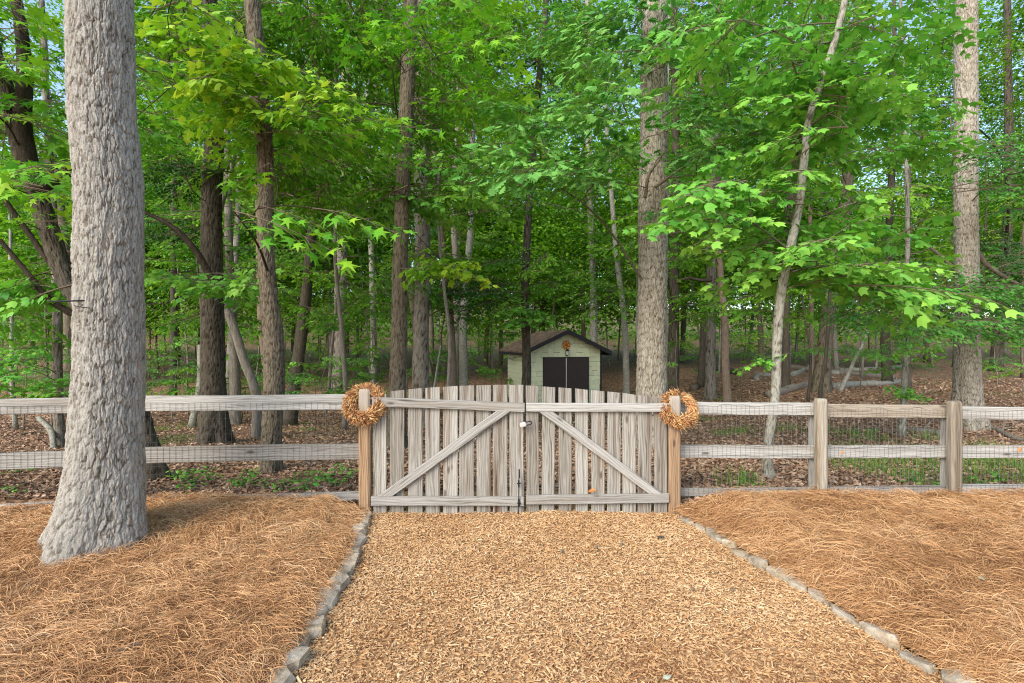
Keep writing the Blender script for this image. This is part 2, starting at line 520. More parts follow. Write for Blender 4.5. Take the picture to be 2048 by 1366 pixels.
def warped_sheet(name, fx0, fx1, nx, ys, zf, mat, kindlabel):
    u = np.linspace(0, 1, nx)
    Y = np.repeat(np.asarray(ys)[:, None], nx, 1)
    X = fx0(Y) * (1 - u) + fx1(Y) * u
    Z = zf(X, Y)
    V = np.stack([X, Y, Z], -1).reshape(-1, 3)
    i, j = np.meshgrid(np.arange(len(ys) - 1), np.arange(nx - 1), indexing='ij')
    a = (i * nx + j).ravel()
    Q = np.stack([a, a + 1, a + nx + 1, a + nx], -1)
    o = link(name, make_mesh(name, V, [Q], [mat], True))
    return tag(o, kindlabel[0], kindlabel[1], kind='structure')

ysp = np.linspace(-3.0, 5.9, 110)
ysb = np.linspace(-3.0, FY + 0.02, 100)
warped_sheet('woodchip_path', lambda y: xl(y) - 0.06, lambda y: xr(y) + 0.06, 60, ysp, zpath, M['path'], ('tan woodchip path leading to the double gate', 'path'))
warped_sheet('straw_bed_left', lambda y: np.full_like(y, -13.0), lambda y: xl(y) - 0.03, 150, ysb, zbedl, M['bed'], ('pine straw bed under the big pale tree', 'garden bed'))
warped_sheet('straw_bed_right', lambda y: xr(y) + 0.03, lambda y: np.full_like(y, 13.0), 150, ysb, zbedr, M['bed'], ('pine straw bed in front of the post fence', 'garden bed'))

# ------------------------------------------------------------------ loose ground cover
def scatter_chips():
    n = 72000
    y = rng.uniform(1.9, 5.75, n)
    u = rng.uniform(-0.01, 1.01, n)
    x = xl(y) + (xr(y) - xl(y)) * u
    k = (np.abs(x) < y * 1.1 + 0.5)
    x, y = x[k], y[k]; n = len(x)
    L = np.clip(rng.lognormal(-3.82, 0.52, n), 0.008, 0.09)
    W = np.clip(rng.lognormal(-5.12, 0.4, n), 0.0025, 0.014)
    H = rng.uniform(0.0015, 0.005, n)
    z = zpath(x, y) + rng.uniform(0.0, 0.012, n)
    th = rng.uniform(0, 2 * math.pi, n)
    pit = rng.normal(0, 0.22, n); rol = rng.normal(0, 0.32, n)
    bx = np.array([[-1, -1, 0], [1, -.7, 0], [1, .7, 0], [-1, 1, 0], [-.9, -.8, 1], [.85, -.6, 1], [.85, .5, 1], [-.9, .8, 1]], float)
    V = np.repeat(bx[None], n, 0)
    V = V * (1 + rng.uniform(-0.25, 0.25, (n, 8, 3)) * np.array([1, 1, 0]))
    V = V * np.stack([L / 2, W / 2, H], -1)[:, None, :]
    V[:, :, 2] += (rng.normal(0, 0.12, n)[:, None]) * V[:, :, 0]
    cr, sr = np.cos(rol)[:, None], np.sin(rol)[:, None]
    yy, zz = V[:, :, 1] * cr - V[:, :, 2] * sr, V[:, :, 1] * sr + V[:, :, 2] * cr
    cp, sp = np.cos(pit)[:, None], np.sin(pit)[:, None]
    xx, zz = V[:, :, 0] * cp - zz * sp, V[:, :, 0] * sp + zz * cp
    ct, st = np.cos(th)[:, None], np.sin(th)[:, None]
    V = np.stack([xx * ct - yy * st + x[:, None], xx * st + yy * ct + y[:, None], zz + z[:, None] + 0.003], -1)
    f = np.array([[4, 5, 6, 7], [0, 1, 5, 4], [2, 3, 7, 6]])
    Q = (np.arange(n)[:, None, None] * 8 + f[None]).reshape(-1, 4)
    t = np.clip(rng.beta(2.4, 2.3, n) + 0.5 * (fbm(x * 1.5, y * 1.5, 0, 21) - 0.5), 0, 1)
    t = np.where(rng.uniform(0, 1, n) < 0.02, 0.0, t)
    me = make_mesh('wood_chips', V.reshape(-1, 3), [Q], [M['chips']], False, {'tint': np.repeat(t, 8)})
    tag(link('wood_chips', me), 'loose tan wood chips covering the path', 'wood chips', kind='stuff')
scatter_chips()

def needles(x, y, z, th, L, W, t, drop, name, label, lift):
    n = len(x)
    S = 4
    s = np.linspace(-0.5, 0.5, S)
    bend = rng.normal(0, 0.42, n)
    ang = th[:, None] + bend[:, None] * s[None] * 1.6
    dx = np.cumsum(np.cos(ang) * (L / (S - 1))[:, None], 1)
    dy = np.cumsum(np.sin(ang) * (L / (S - 1))[:, None], 1)
    dx -= dx.mean(1, keepdims=True); dy -= dy.mean(1, keepdims=True)
    pitch = rng.normal(0, 0.17, n)
    zz = z[:, None] + lift[:, None] * (1 - 3.2 * s[None] ** 2) + (pitch * L)[:, None] * s[None] + drop(x[:, None] + dx, y[:, None] + dy) - drop(x, y)[:, None]
    C = np.stack([x[:, None] + dx, y[:, None] + dy, zz], -1)
    rol = rng.uniform(-1.2, 1.2, n)[:, None]
    side = np.stack([-np.sin(ang) * np.cos(rol), np.cos(ang) * np.cos(rol), np.repeat(np.sin(rol), S, 1)], -1)
    w = (W[:, None] * np.array([0.6, 1.0, 1.0, 0.35])[None])[..., None] * 0.5
    V = np.stack([C - side * w, C + side * w], 2).reshape(n, S * 2, 3)
    f = np.array([[2 * k, 2 * k + 1, 2 * k + 3, 2 * k + 2] for k in range(S - 1)])
    Q = (np.arange(n)[:, None, None] * (S * 2) + f[None]).reshape(-1, 4)
    me = make_mesh(name, V.reshape(-1, 3), [Q], [M['straw']], False, {'tint': np.repeat(t, S * 2)})
    return tag(link(name, me), label, 'pine straw', kind='stuff')

def scatter_straw(side):
    n = 58000
    y = 1.9 + (FY - 1.9 - 0.01) * rng.uniform(0, 1, n) ** 0.9
    wid = (y * 1.12 + 0.5)
    if side < 0:
        e = rng.uniform(0.0, 1.0, n) ** 1.15 * (wid + xl(y)); x = xl(y) - e; zf = zbedl
    else:
        e = rng.uniform(0.0, 1.0, n) ** 1.15 * (wid - xr(y)); x = xr(y) + e; zf = zbedr
    k = e > -0.01
    if side < 0:                                  # not inside the big trunk
        k &= ((x + 3.32) ** 2 + (y - 4.05) ** 2) > 0.27 ** 2
    x, y, e = x[k], y[k], e[k]; n = len(x)
    sw = vn(x * 1.1, y * 1.1, side, 31) * 5.0 + (1.3 if side > 0 else 0.2)
    th = sw + rng.normal(0, 0.95, n)
    ed = (rng.uniform(0, 1, n) < 0.7) & (e < 0.28)
    th = np.where(ed, (0 if side < 0 else math.pi) + rng.normal(0, 0.55, n) - 0.3, th)
    L = rng.uniform(0.09, 0.21, n)
    L = np.where(e < 0.1, L * 0.6, L)
    W = rng.uniform(0.0017, 0.0036, n)
    lift = np.abs(rng.normal(0, 0.018, n)) + 0.003
    z = zf(x, y) + rng.uniform(0.0, 0.036, n)
    t = np.clip(rng.beta(2.0, 1.9, n) * 0.8 + 0.2 * rng.uniform(0, 1, n) + 0.35 * (vn(x * 1.7, y * 1.7, 5, 41) - 0.5), 0, 1)
    # a third lie in bundles that share a direction and a tone
    nb = n // 60
    bi = rng.integers(0, nb, n); ib = rng.uniform(0, 1, n) < 0.42
    c = rng.integers(0, n, nb)
    x2, y2 = x[c][bi] + rng.normal(0, 0.045, n), y[c][bi] + rng.normal(0, 0.045, n)
    ib &= (np.abs((x2 - (xl(y2) if side < 0 else xr(y2)))) > 0.06) & ((x2 < xl(y2)) if side < 0 else (x2 > xr(y2))) & (y2 < FY)
    if side < 0:
        ib &= ((x2 + 3.32) ** 2 + (y2 - 4.05) ** 2) > 0.30 ** 2
    x, y = np.where(ib, x2, x), np.where(ib, y2, y)
    th = np.where(ib, th[c][bi] + rng.normal(0, 0.28, n), th)
    z = np.where(ib, zf(x, y) + rng.uniform(0.008, 0.05, nb)[bi] + rng.uniform(-0.008, 0.008, n), z)
    t = np.where(ib, np.clip(t[c][bi] * 0.75 + 0.12 + rng.normal(0, 0.12, n), 0, 1), t)
    t = np.clip(t - 0.10 * (fbm(x * 0.9, y * 0.9, 3, 47) > 0.56), 0, 1)
    needles(x, y, z, th, L, W, t, zf, 'pine_straw', 'loose orange brown pine needles ' + ('round the big pale tree' if side < 0 else 'in the bed right of the path'), lift)
scatter_straw(-1)
scatter_straw(1)

def scatter_litter():
    n = 95000
    d = 5.2 + (22 - 5.2) * rng.uniform(0, 1, n) ** 1.9
    x = rng.uniform(-1.12, 1.12, n) * (d + 0.6)
    k = ~((d < 5.9) & (x > -1.35) & (x < 1.55))
    x, d = x[k], d[k]; n = len(x)
    s = rng.uniform(0.018, 0.045, n) * (0.8 + 0.03 * d)
    z = G(x, d) + rng.uniform(0.004, 0.03, n)
    # five-vertex curled leaf: base, left, tip, right + raised spine end
    b = np.array([[-1, 0, 0], [0, -.55, .22], [1, 0, .05], [0, .55, .22]], float)
    V = np.repeat(b[None], n, 0) * (1 + rng.uniform(-0.3, 0.3, (n, 4, 3)))
    V[:, :, 2] *= rng.uniform(-1.0, 2.2, n)[:, None]
    pit = rng.normal(0, 0.35, n); th = rng.uniform(0, 6.283, n); rol = rng.normal(0, 0.45, n)
    c_, s_ = np.cos(rol)[:, None], np.sin(rol)[:, None]
    yy, zz = V[:, :, 1] * c_ - V[:, :, 2] * s_, V[:, :, 1] * s_ + V[:, :, 2] * c_
    c_, s_ = np.cos(pit)[:, None], np.sin(pit)[:, None]
    xx, zz = V[:, :, 0] * c_ - zz * s_, V[:, :, 0] * s_ + zz * c_
    c_, s_ = np.cos(th)[:, None], np.sin(th)[:, None]
    V = np.stack([xx * c_ - yy * s_, xx * s_ + yy * c_, zz], -1) * s[:, None, None] + np.stack([x, d, z], -1)[:, None, :]
    f = np.array([[0, 1, 2], [0, 2, 3]])
    Q = (np.arange(n)[:, None, None] * 4 + f[None]).reshape(-1, 3)
    t = rng.beta(1.8, 2.0, n)
    me = make_mesh('fallen_leaves', V.reshape(-1, 3), [Q], [M['litter']], False, {'tint': np.repeat(t, 4)})
    tag(link('fallen_leaves', me), 'dry brown leaves lying on the forest floor', 'fallen leaves', kind='stuff')
scatter_litter()

# ------------------------------------------------------------------ stone edging
def stone_mesh(seed, lx, ly, lz):
    """angular slab: irregular polygon outline, flat top, tilted broken sides"""
    r = np.random.default_rng(seed)
    bm = bmesh.new()
    n = r.integers(6, 9)
    A = np.sort((np.arange(n) + r.uniform(-0.3, 0.3, n)) / n * 6.283)
    for k, (zz, sc) in enumerate(((-0.5, 0.95), (0.05, 1.0), (0.42, 0.92), (0.5, 0.78))):
        for a in A:
            q = (abs(math.cos(a)) ** 5 + abs(math.sin(a)) ** 5) ** -0.2 * sc * r.uniform(0.86, 1.0)
            bm.verts.new((math.cos(a) * q * lx / 2, math.sin(a) * q * ly / 2, lz * (zz + r.normal(0, 0.05)) + 0.12 * lz * math.cos(a - seed)))
    bmesh.ops.convex_hull(bm, input=bm.verts)
    bmesh.ops.delete(bm, geom=[v for v in bm.verts if not v.link_faces], context='VERTS')
    me = bpy.data.meshes.new('stone')
    bm.to_mesh(me); bm.free()
    me.materials.append(M['stone'])
    return me

for side, xf, lab in ((-1, xl, 'row of flat grey fieldstones edging the left of the woodchip path'),
                      (1, xr, 'row of flat grey fieldstones edging the right of the woodchip path')):
    y = 5.02
    root = thing('stone_edging', lab, 'stone edging', (float(xf(3.5)), 3.5, 0.0), 'stone rows along the path')
    k = 0
    while y > 1.9:
        ln = random.uniform(0.12, 0.26)
        wd = random.uniform(0.10, 0.155) if side < 0 else random.uniform(0.08, 0.125)
        yc = y - ln / 2
        me = stone_mesh(100 * (side + 2) + k, ln * 1.12, wd, random.uniform(0.075, 0.11))
        ang = math.atan2(1.0, -0.095 if side < 0 else -0.25)
        o = link('stone', me, root, (float(xf(yc)) + random.uniform(-0.02, 0.02) - root.location.x, yc - 3.5, 0.006 + random.uniform(-0.016, 0.016)),
                 (random.uniform(-0.16, 0.16) - side * 0.10, random.uniform(-0.12, 0.12), ang + random.uniform(-0.22, 0.22)))
        y -= ln * random.uniform(0.92, 1.06)
        k += 1

# ------------------------------------------------------------------ timber
def board(parent, name, a, b, width, thick, mat, segs=10, top_cut=0.0, wob=0.002, cham=0.004, twist=0.0, round_top=0.0, mitre=False):
    """a plank from world point a to b; local Z runs along it, local X is its width, local Y its thickness"""
    a = np.asarray(a, float); b = np.asarray(b, float)
    L = np.linalg.norm(b - a)
    z = (b - a) / L
    yv = np.array([0, 1.0, 0]); yv = yv - z * yv.dot(z); yv /= np.linalg.norm(yv)
    xv = np.cross(yv, z)
    w, t, c = width / 2, thick / 2, cham
    ring = np.array([[-w + c, -t], [w - c, -t], [w, -t + c], [w, t - c], [w - c, t], [-w + c, t], [-w, t - c], [-w, -t + c]])
    zs = np.linspace(-L / 2, L / 2, segs + 1)
    sc = np.ones(len(zs))
    if round_top:
        extra = np.array([0.0, 0.45, 0.75, 0.93, 1.0])
        zs = np.concatenate([zs[:-1], L / 2 - round_top + round_top * extra])
        sc = np.concatenate([np.ones(segs), np.sqrt(1 - (extra * 0.8) ** 2) * 0.55 + 0.45])
    V = []
    ph = random.uniform(0, 9)
    for k, (zz, s_) in enumerate(zip(zs, sc)):
        off = np.array([math.sin(zz * 2.3 + ph), math.cos(zz * 1.7 + ph)]) * wob
        q = ring * s_ + off + rng.normal(0, wob * 0.25, ring.shape)
        tw = twist * zz
        q = np.stack([q[:, 0] * math.cos(tw) - q[:, 1] * math.sin(tw), q[:, 0] * math.sin(tw) + q[:, 1] * math.cos(tw)], -1)
        zc = np.full(8, zz)
        if k == len(zs) - 1:
            zc = zc + top_cut * q[:, 0]
        if mitre and k in (0, len(zs) - 1):
            zc = zc + z[0] / xv[0] * q[:, 0]
        V.append(np.column_stack([q, zc]))
    V = np.concatenate(V)
    n = len(zs)
    i = np.arange(n - 1)[:, None] * 8; j = np.arange(8)[None]; j2 = (j + 1) % 8
    Q = np.stack([i + j, i + j2, i + 8 + j2, i + 8 + j], -1).reshape(-1, 4)
    me = make_mesh(name, V, [Q, np.array([list(range(8))[::-1]]), np.array([[(n - 1) * 8 + m for m in range(8)]])], [mat])
    mid = (a + b) / 2 - np.array(parent.location)
    mtx = Matrix(((xv[0], yv[0], z[0]), (xv[1], yv[1], z[1]), (xv[2], yv[2], z[2])))
    return link(name, me, parent, mid, mtx.to_euler())

def FP(px, py, dy=0.0):
    p = P(px, py, FY); p[1] += dy
    return p

PX = FY / F                                       # metres per photo pixel at the fence line
def screw_heads(rail, pts):
    pass

def gate(label, spans, tops, bots, rail_top, rail_bot, brace, side):
    x0 = spans[0][0] if side < 0 else spans[-1][1]
    base = FP(x0, 1030); base[2] = 0.0
    root = thing('picket_gate', label, 'gate', base, 'double picket gate')
    for (a, b), (ta, tb), bo in zip(spans, tops, bots):
        c = (a + b) / 2
        lean = random.uniform(-0.6, 0.6)
        board(root, 'picket', FP(c + lean, bo, 0.012 + random.uniform(-0.003, 0.003)), FP(c, (ta + tb) / 2, 0.012), (b - a) * PX, 0.019, M['picket'], 12,
              top_cut=-(tb - ta) / (b - a), wob=0.0022, cham=0.003)
    for nm, (xa, ya, xb, yb, w) in (('top_rail', rail_top), ('bottom_rail', rail_bot)):
        board(root, nm, FP(xa, ya, -0.022), FP(xb, yb, -0.022), w * PX, 0.036, M['rail'], 14, wob=0.002)
    xa, ya, xb, yb, w = brace
    board(root, 'brace', FP(xa, ya, -0.024), FP(xb, yb, -0.024), w * PX, 0.034, M['rail'], 6, wob=0.0015, mitre=True)
    return root

gl = gate('left half of the weathered double picket gate with black drop bolt',
          [(746, 772), (780, 808), (816, 845), (851, 880), (886, 915), (919, 948), (953, 982), (986, 1015), (1019, 1047)],
          [(792, 788), (783, 780), (779, 776), (776, 774), (774, 772), (772, 771), (771, 770), (770, 770), (770, 770)],
          [1032] * 9, (746, 803, 1049, 814, 18), (744, 1000, 1047, 1001, 18), (772, 990.5, 1007, 821, 17), -1)
gr = gate('right half of the weathered double picket gate beside the padlock',
          [(1052, 1077), (1084, 1110), (1117, 1143), (1150, 1176), (1183, 1209), (1215, 1241), (1246, 1272), (1277, 1304), (1308, 1334)],
          [(771, 772), (773, 775), (775, 777), (777, 780), (780, 783), (783, 786), (786, 790), (790, 794), (795, 800)],
          [1030] * 9, (1052, 814, 1335, 814, 17), (1052, 998, 1335, 994, 18), (1092, 823, 1309, 985, 17), 1)

# drop bolt on the left half
mb = MB()
mb.add(*tube([FP(1038, 936, -0.056), FP(1037, 1034, -0.056)], 0.0048, 8))
mb.add(*tube([FP(1038, 936, -0.056), FP(1038.4, 936, -0.075), FP(1039, 952, -0.082)], 0.006, 8))
for py in (964, 1003):
    mb.add(*tube([FP(1034.5, py, -0.048), FP(1037.5, py, -0.066), FP(1040.5, py, -0.048)], 0.006, 6))
for (pa, pb) in ((958, 972), (996, 1010)):
    mb.add(*tube([FP(1037.5, pa, -0.046), FP(1037.5, pb, -0.046)], 0.012, 4, phase=math.pi / 4))
V0 = np.array(gl.location)
for i in range(len(mb.V)):
    mb.V[i] = mb.V[i] - V0
link('drop_bolt', mb.mesh('drop_bolt', [M['black']]), gl)

# padlock with its chain link between the halves
pl = thing('padlock', 'silver padlock with dark shackle hanging where the gate halves meet', 'padlock', FP(1050, 846, -0.06))
def lozenge(w, h, t, seg=6):
    bm = bmesh.new()
    bmesh.ops.create_cube(bm, size=1)
    for v in bm.verts:
        v.co = Vector((v.co.x * w, v.co.y * t, v.co.z * h))
    bmesh.ops.bevel(bm, geom=list(bm.edges), offset=min(w, h, t) * 0.28, segments=2, affect='EDGES')
    return bm
bm = lozenge(0.062, 0.046, 0.026)
me = bpy.data.meshes.new('lock_body'); bm.to_mesh(me); bm.free(); me.materials.append(M['steel'])
link('lock_body', me, pl, (-0.022, 0, -0.006), (0, R(-14), 0))
mb = MB()
a = np.linspace(0, math.pi, 9)
U = [(0.0, 0.0, 0.016)] + [(0.046 + 0.016 * math.sin(t), 0.0, 0.016 * math.cos(t)) for t in a] + [(0.0, 0.0, -0.016)]
mb.add(*tube(U, 0.0055, 8))
link('shackle', mb.mesh('shackle', [M['black']], True), pl, (0.002, 0, 0.0), (0, R(-14), 0))

# gate posts: things of their own
def post(name, label, px0, px1, top, bot, dy, mat, root=None, depth=0.12, d=FY):
    w = (px1 - px0) * d / F
    c = (px0 + px1) / 2
    a = P(c, bot, d); a[1] += dy
    b = P(c, top, d); b[1] += dy
    if root is None:
        root = thing(name, label, 'post', (a[0], a[1], 0.0), 'gate posts')
        return board(root, 'shaft', a, b, w, depth, mat, 8, wob=0.0012, cham=0.018, round_top=0.035)
    return board(root, 'post', a, b, w, depth, mat, 8, wob=0.0012, cham=0.02, round_top=0.035)

post('gate_post', 'brown square gate post carrying the left wreath', 718, 741, 778, 1060, 0.03, M['post'])
post('gate_post', 'brown square gate post carrying the right wreath', 1337, 1361, 792, 1060, 0.03, M['post'])

# ------------------------------------------------------------------ post and rail fences with wire
def dl(px): return 5.237 / (1 - 0.058 * (px - 1024.0) / F)
def dr(px): return 5.17 / (1 - 0.012 * (px - 1024.0) / F)

def wire_panel(root, df, xa, xb, ya0, ya1, yb0, yb1, sx, sz, off, wav, rr=0.0013):
    """welded wire between photo columns xa..xb, rows ya0 (top) and yb0.. at the ends"""
    mb = MB()
    A0, A1 = P(xa, ya0, df(xa)), P(xb, ya1, df(xb))
    B0, B1 = P(xa, yb0, df(xa)), P(xb, yb1, df(xb))
    L = np.linalg.norm((A1 - A0)[:2])
    H = A0[2] - B0[2]
    nu, nv = int(L / sx), int(H / sz)
    r0 = np.array(root.location)
    def pt(u, v):
        p = (A0 * (1 - u) + A1 * u) * (1 - v) + (B0 * (1 - u) + B1 * u) * v
        p = p + np.array([wav * 0.5 * math.sin(u * 31 + v * 9), off + wav * 0.4 * math.sin(u * 23 + v * 7), wav * (math.sin(u * 17 + 1) + 0.6 * math.sin(u * 41)) * (1 - v)])
        return p - r0
    for i in range(nu + 1):
        u = i / nu
        mb.add(*tube([pt(u, v) for v in np.linspace(0, 1, 9)], rr, 3, cap=False))
    for j in range(nv + 1):
        v = j / nv
        mb.add(*tube([pt(u, v) for u in np.linspace(0, 1, 40)], rr, 3, cap=False))
    o = link('wire_mesh', mb.mesh('wire_mesh', [M['wire']]), root)
    o['kind'] = 'stuff'
    return o

def rail(root, df, name, xa, ya, xb, yb, w, dy, mat, th=0.04):
    a, b = P(xa, ya, df(xa)), P(xb, yb, df(xb))
    a[1] += dy; b[1] += dy
    return board(root, name, a, b, w * df((xa + xb) / 2) / F, th, mat, 16, wob=0.003)

fl = thing('rail_fence', 'grey rail and wire fence running left from the gate behind the big tree', 'fence', (-3.0, dl(400), 0.0), 'post and rail fences')
rail(fl, dl, 'rail', -420, 822, 224, 812, 32, 0.09, M['rail'])
rail(fl, dl, 'rail', 226, 809, 722, 806, 31, 0.09, M['rail'])
rail(fl, dl, 'rail', -420, 940, 224, 918, 33, 0.09, M['rail'])
rail(fl, dl, 'rail', 226, 915, 722, 906, 32, 0.09, M['rail'])
rail(fl, dl, 'bottom_board', -420, 1044, 224, 1012, 20, 0.085, M['rail'])
rail(fl, dl, 'bottom_board', 226, 1010, 720, 996, 18, 0.085, M['rail'])
for px in (225, -400):
    a, b = P(px, 1060, dl(px)), P(px, 786, dl(px))
    board(fl, 'post', a, b, 0.12, 0.12, M['post_grey'], 8, cham=0.02, round_top=0.035, wob=0.001)
wire_panel(fl, dl, -400, 222, 814, 814, 1050, 1020, 0.064, 0.075, 0.063, 0.002)
wire_panel(fl, dl, 228, 716, 808, 806, 1018, 1004, 0.060, 0.075, 0.063, 0.002)

fr = thing('rail_fence', 'weathered post and rail fence with wavy wire right of the gate', 'fence', (4.0, dr(1800), 0.0), 'post and rail fences')
rail(fr, dr, 'rail', 1358, 818, 1640, 820.5, 25, 0.10, M['rail'])
rail(fr, dr, 'rail', 1642, 822.5, 1906, 826, 26, 0.10, M['rail_tan'])
rail(fr, dr, 'rail', 1908, 827, 2300, 832, 25, 0.10, M['rail'])
rail(fr, dr, 'rail', 1358, 907, 1640, 907, 26, 0.10, M['rail'])
rail(fr, dr, 'rail', 1642, 907, 1906, 907, 25, 0.10, M['rail'])
rail(fr, dr, 'rail', 1908, 907, 2300, 908, 25, 0.10, M['rail'])
rail(fr, dr, 'bottom_board', 1358, 990, 1640, 988, 16, 0.10, M['rail'])
rail(fr, dr, 'bottom_board', 1642, 987, 1906, 985, 16, 0.10, M['rail'])
rail(fr, dr, 'bottom_board', 1908, 984, 2300, 983, 18, 0.10, M['rail'])
post('post', '', 1631, 1652, 797, 1030, 0.0, M['post_grey'], fr, 0.10, dr(1641))
post('post', '', 1897.5, 1919.5, 802, 1030, 0.0, M['post_grey'], fr, 0.10, dr(1907))
post('post', '', 2286, 2312, 806, 1030, 0.0, M['post_grey'], fr, 0.13, dr(2299))
for px in (1623, 1887):                           # thin stake behind each post
    a, b = P(px, 1000, 5.36), P(px, 822, 5.36)
    board(fr, 'stake', a, b, 0.05, 0.04, M['rail'], 6)
wire_panel(fr, dr, 1364, 1630, 812, 813, 996, 996, 0.047, 0.10, 0.073, 0.010)
wire_panel(fr, dr, 1652, 1896, 818, 820, 996, 996, 0.042, 0.10, 0.073, 0.012)
wire_panel(fr, dr, 1919, 2290, 823, 825, 996, 996, 0.047, 0.10, 0.073, 0.004)

# ------------------------------------------------------------------ wreaths
def wreath(label, px, py, rout, seed, sheaf):
    r = np.random.default_rng(seed)
    c = FP(px, py, -0.005)
    root = thing('dried_wreath', label, 'wreath', c, 'dried wreaths on the gate posts')
    root.rotation_euler = (R(-27), 0, 0)          # top hooked behind the post, foot hanging in front
    Rm, rt = rout * 0.62, rout * 0.27
    a = np.linspace(0, 2 * math.pi, 41)[:-1]
    mb = MB()
    ring = np.stack([Rm * np.cos(a), 0 * a, Rm * np.sin(a)], -1)
    b = np.linspace(0, 2 * math.pi, 11)[:-1]
    V = ring[:, None, :] + 0.5 * rt * (np.cos(b)[None, :, None] * np.stack([np.cos(a), 0 * a, np.sin(a)], -1)[:, None, :] + np.sin(b)[None, :, None] * np.array([0, 1.0, 0]))
    n, m = len(a), len(b)
    i = np.arange(n)[:, None]; j = np.arange(m)[None]
    Q = np.stack([i * m + j, ((i + 1) % n) * m + j, ((i + 1) % n) * m + (j + 1) % m, i * m + (j + 1) % m], -1).reshape(-1, 4)
    mb.add(V.reshape(-1, 3), [Q], 0.02)
    link('straw_ring', mb.mesh('straw_ring', [M['twig']], True), root)
    def spikes(n, name, lo, hi, w0, tint_lo, tint_hi, flare):
        mb = MB()
        for _ in range(n):
            t = r.uniform(0, 6.283); p = r.uniform(0, 6.283)
            rad = np.array([math.cos(t), 0, math.sin(t)]); tan = np.array([-math.sin(t), 0, math.cos(t)])
            nrm = math.cos(p) * rad + math.sin(p) * np.array([0, 1.0, 0])
            base = Rm * rad + rt * r.uniform(0.3, 0.85) * nrm
            d = nrm * r.uniform(0.25, 0.8) * flare + tan * r.uniform(0.3, 1.1) * (-1 if r.uniform() < 0.12 else 1) + r.normal(0, 0.25, 3) + rad * 0.35
            if sheaf and math.cos(t - sheaf) > 0.55:
                d = tan * -1.2 + rad * 0.5 + r.normal(0, 0.12, 3)
            d /= np.linalg.norm(d)
            L = r.uniform(lo, hi)
            sd_ = np.cross(d, r.normal(0, 1, 3)); sd_ /= np.linalg.norm(sd_)
            up = np.cross(sd_, d)
            w = w0 * r.uniform(0.6, 1.3)
            tip = base + d * L + up * L * r.normal(0, 0.12)
            midp = base + d * L * 0.5
            mb.add([base - sd_ * w * 0.4, base + sd_ * w * 0.4, midp + sd_ * w + up * w * 0.3, midp - sd_ * w + up * w * 0.3, tip, midp - up * w * 0.6],
                   [np.array([[0, 1, 2, 3]]), np.array([[3, 2, 4], [1, 0, 5], [2, 1, 5], [0, 3, 5], [4, 2, 5], [3, 4, 5]])], r.uniform(tint_lo, tint_hi))
        o = link(name, mb.mesh(name, [M['wreath']]), root)
        o['kind'] = 'stuff'
    spikes(2000, 'wheat_ears', 0.025, 0.06, 0.0055, 0.5, 1.0, 1.1)
    spikes(1100, 'rust_leaves', 0.03, 0.06, 0.011, 0.0, 0.6, 0.9)
    spikes(420, 'straw_wisps', 0.05, 0.11, 0.0018, 0.6, 1.0, 1.1)

wreath('wreath of dried orange wheat and leaves hung on the left gate post', 730, 808, 0.235, 3, 0)
wreath('wreath of dried orange wheat with a straw sheaf on the right gate post', 1357, 818, 0.215, 5, 0.35)

# ------------------------------------------------------------------ garden shed
def mat_paint(name, c, var=0.05, rough=0.7):
    k = NT(name, rough, 0.3)
    v = k.coord((1, 1, 1), 'Object', 11.0)
    a = k.noise(v, 6.0, 4); b = k.noise(v, 60.0, 3)
    cc = k.ramp(a, [(0.3, tuple(x * (1 - var) for x in c)), (0.7, tuple(x * (1 + var) for x in c))])
    cc = k.mix(1.0, cc, k.ramp(k.rnd(), [(0, 0.93), (1, 1.04)]), 'MULTIPLY')
    k.color(cc)
    return k.m
M['shingle'] = mat_paint('green_shingle', (0.68, 0.69, 0.45))
M['shed_dark'] = mat_paint('shed_dark_trim', (0.025, 0.023, 0.025))
M['shed_door'] = mat_paint('shed_brown_door', (0.045, 0.032, 0.028))
M['shed_strip'] = mat_paint('pale_strip', (0.55, 0.53, 0.50))
M['shed_roof'] = mat_ground('shed_roofing', [(0.25, (0.09, 0.06, 0.045)), (0.5, (0.17, 0.115, 0.08)), (0.75, (0.27, 0.18, 0.12))], 12.0, 9.0, 0.5)
M['shed_back'] = mat_paint('shed_joint', (0.26, 0.26, 0.175))
M['rust'] = mat_flat('rusted_orange', (0.42, 0.10, 0.03), 0.55, 0.2, 0.4, 18)
M['gold'] = mat_flat('ochre_metal', (0.60, 0.27, 0.05), 0.5, 0.2, 0.3, 18)
M['lampglass'] = mat_flat('lamp_glass', (0.62, 0.62, 0.55), 0.15, 0.0, 0.1)

TH = R(14)
S0 = np.array([0.697, 19.3, -0.83])
W, D, HE, HR = 2.82, 3.6, 2.27, 2.93
shed = thing('garden_shed', 'small sage green shingled shed with dark double doors behind the gate', 'shed', S0, None, TH)
def boxm(name, lo, hi, mat, parent, bev=0.0, **kw):
    lo, hi = np.array(lo, float), np.array(hi, float)
    c = (lo + hi) / 2
    bm = bmesh.new(); bmesh.ops.create_cube(bm, size=1)
    for v in bm.verts:
        v.co = Vector(tuple(np.array(v.co) * (hi - lo)))
    if bev:
        bmesh.ops.bevel(bm, geom=list(bm.edges), offset=bev, segments=1, affect='EDGES')
    me = bpy.data.meshes.new(name); bm.to_mesh(me); bm.free(); me.materials.append(mat)
    return link(name, me, parent, c, **kw)
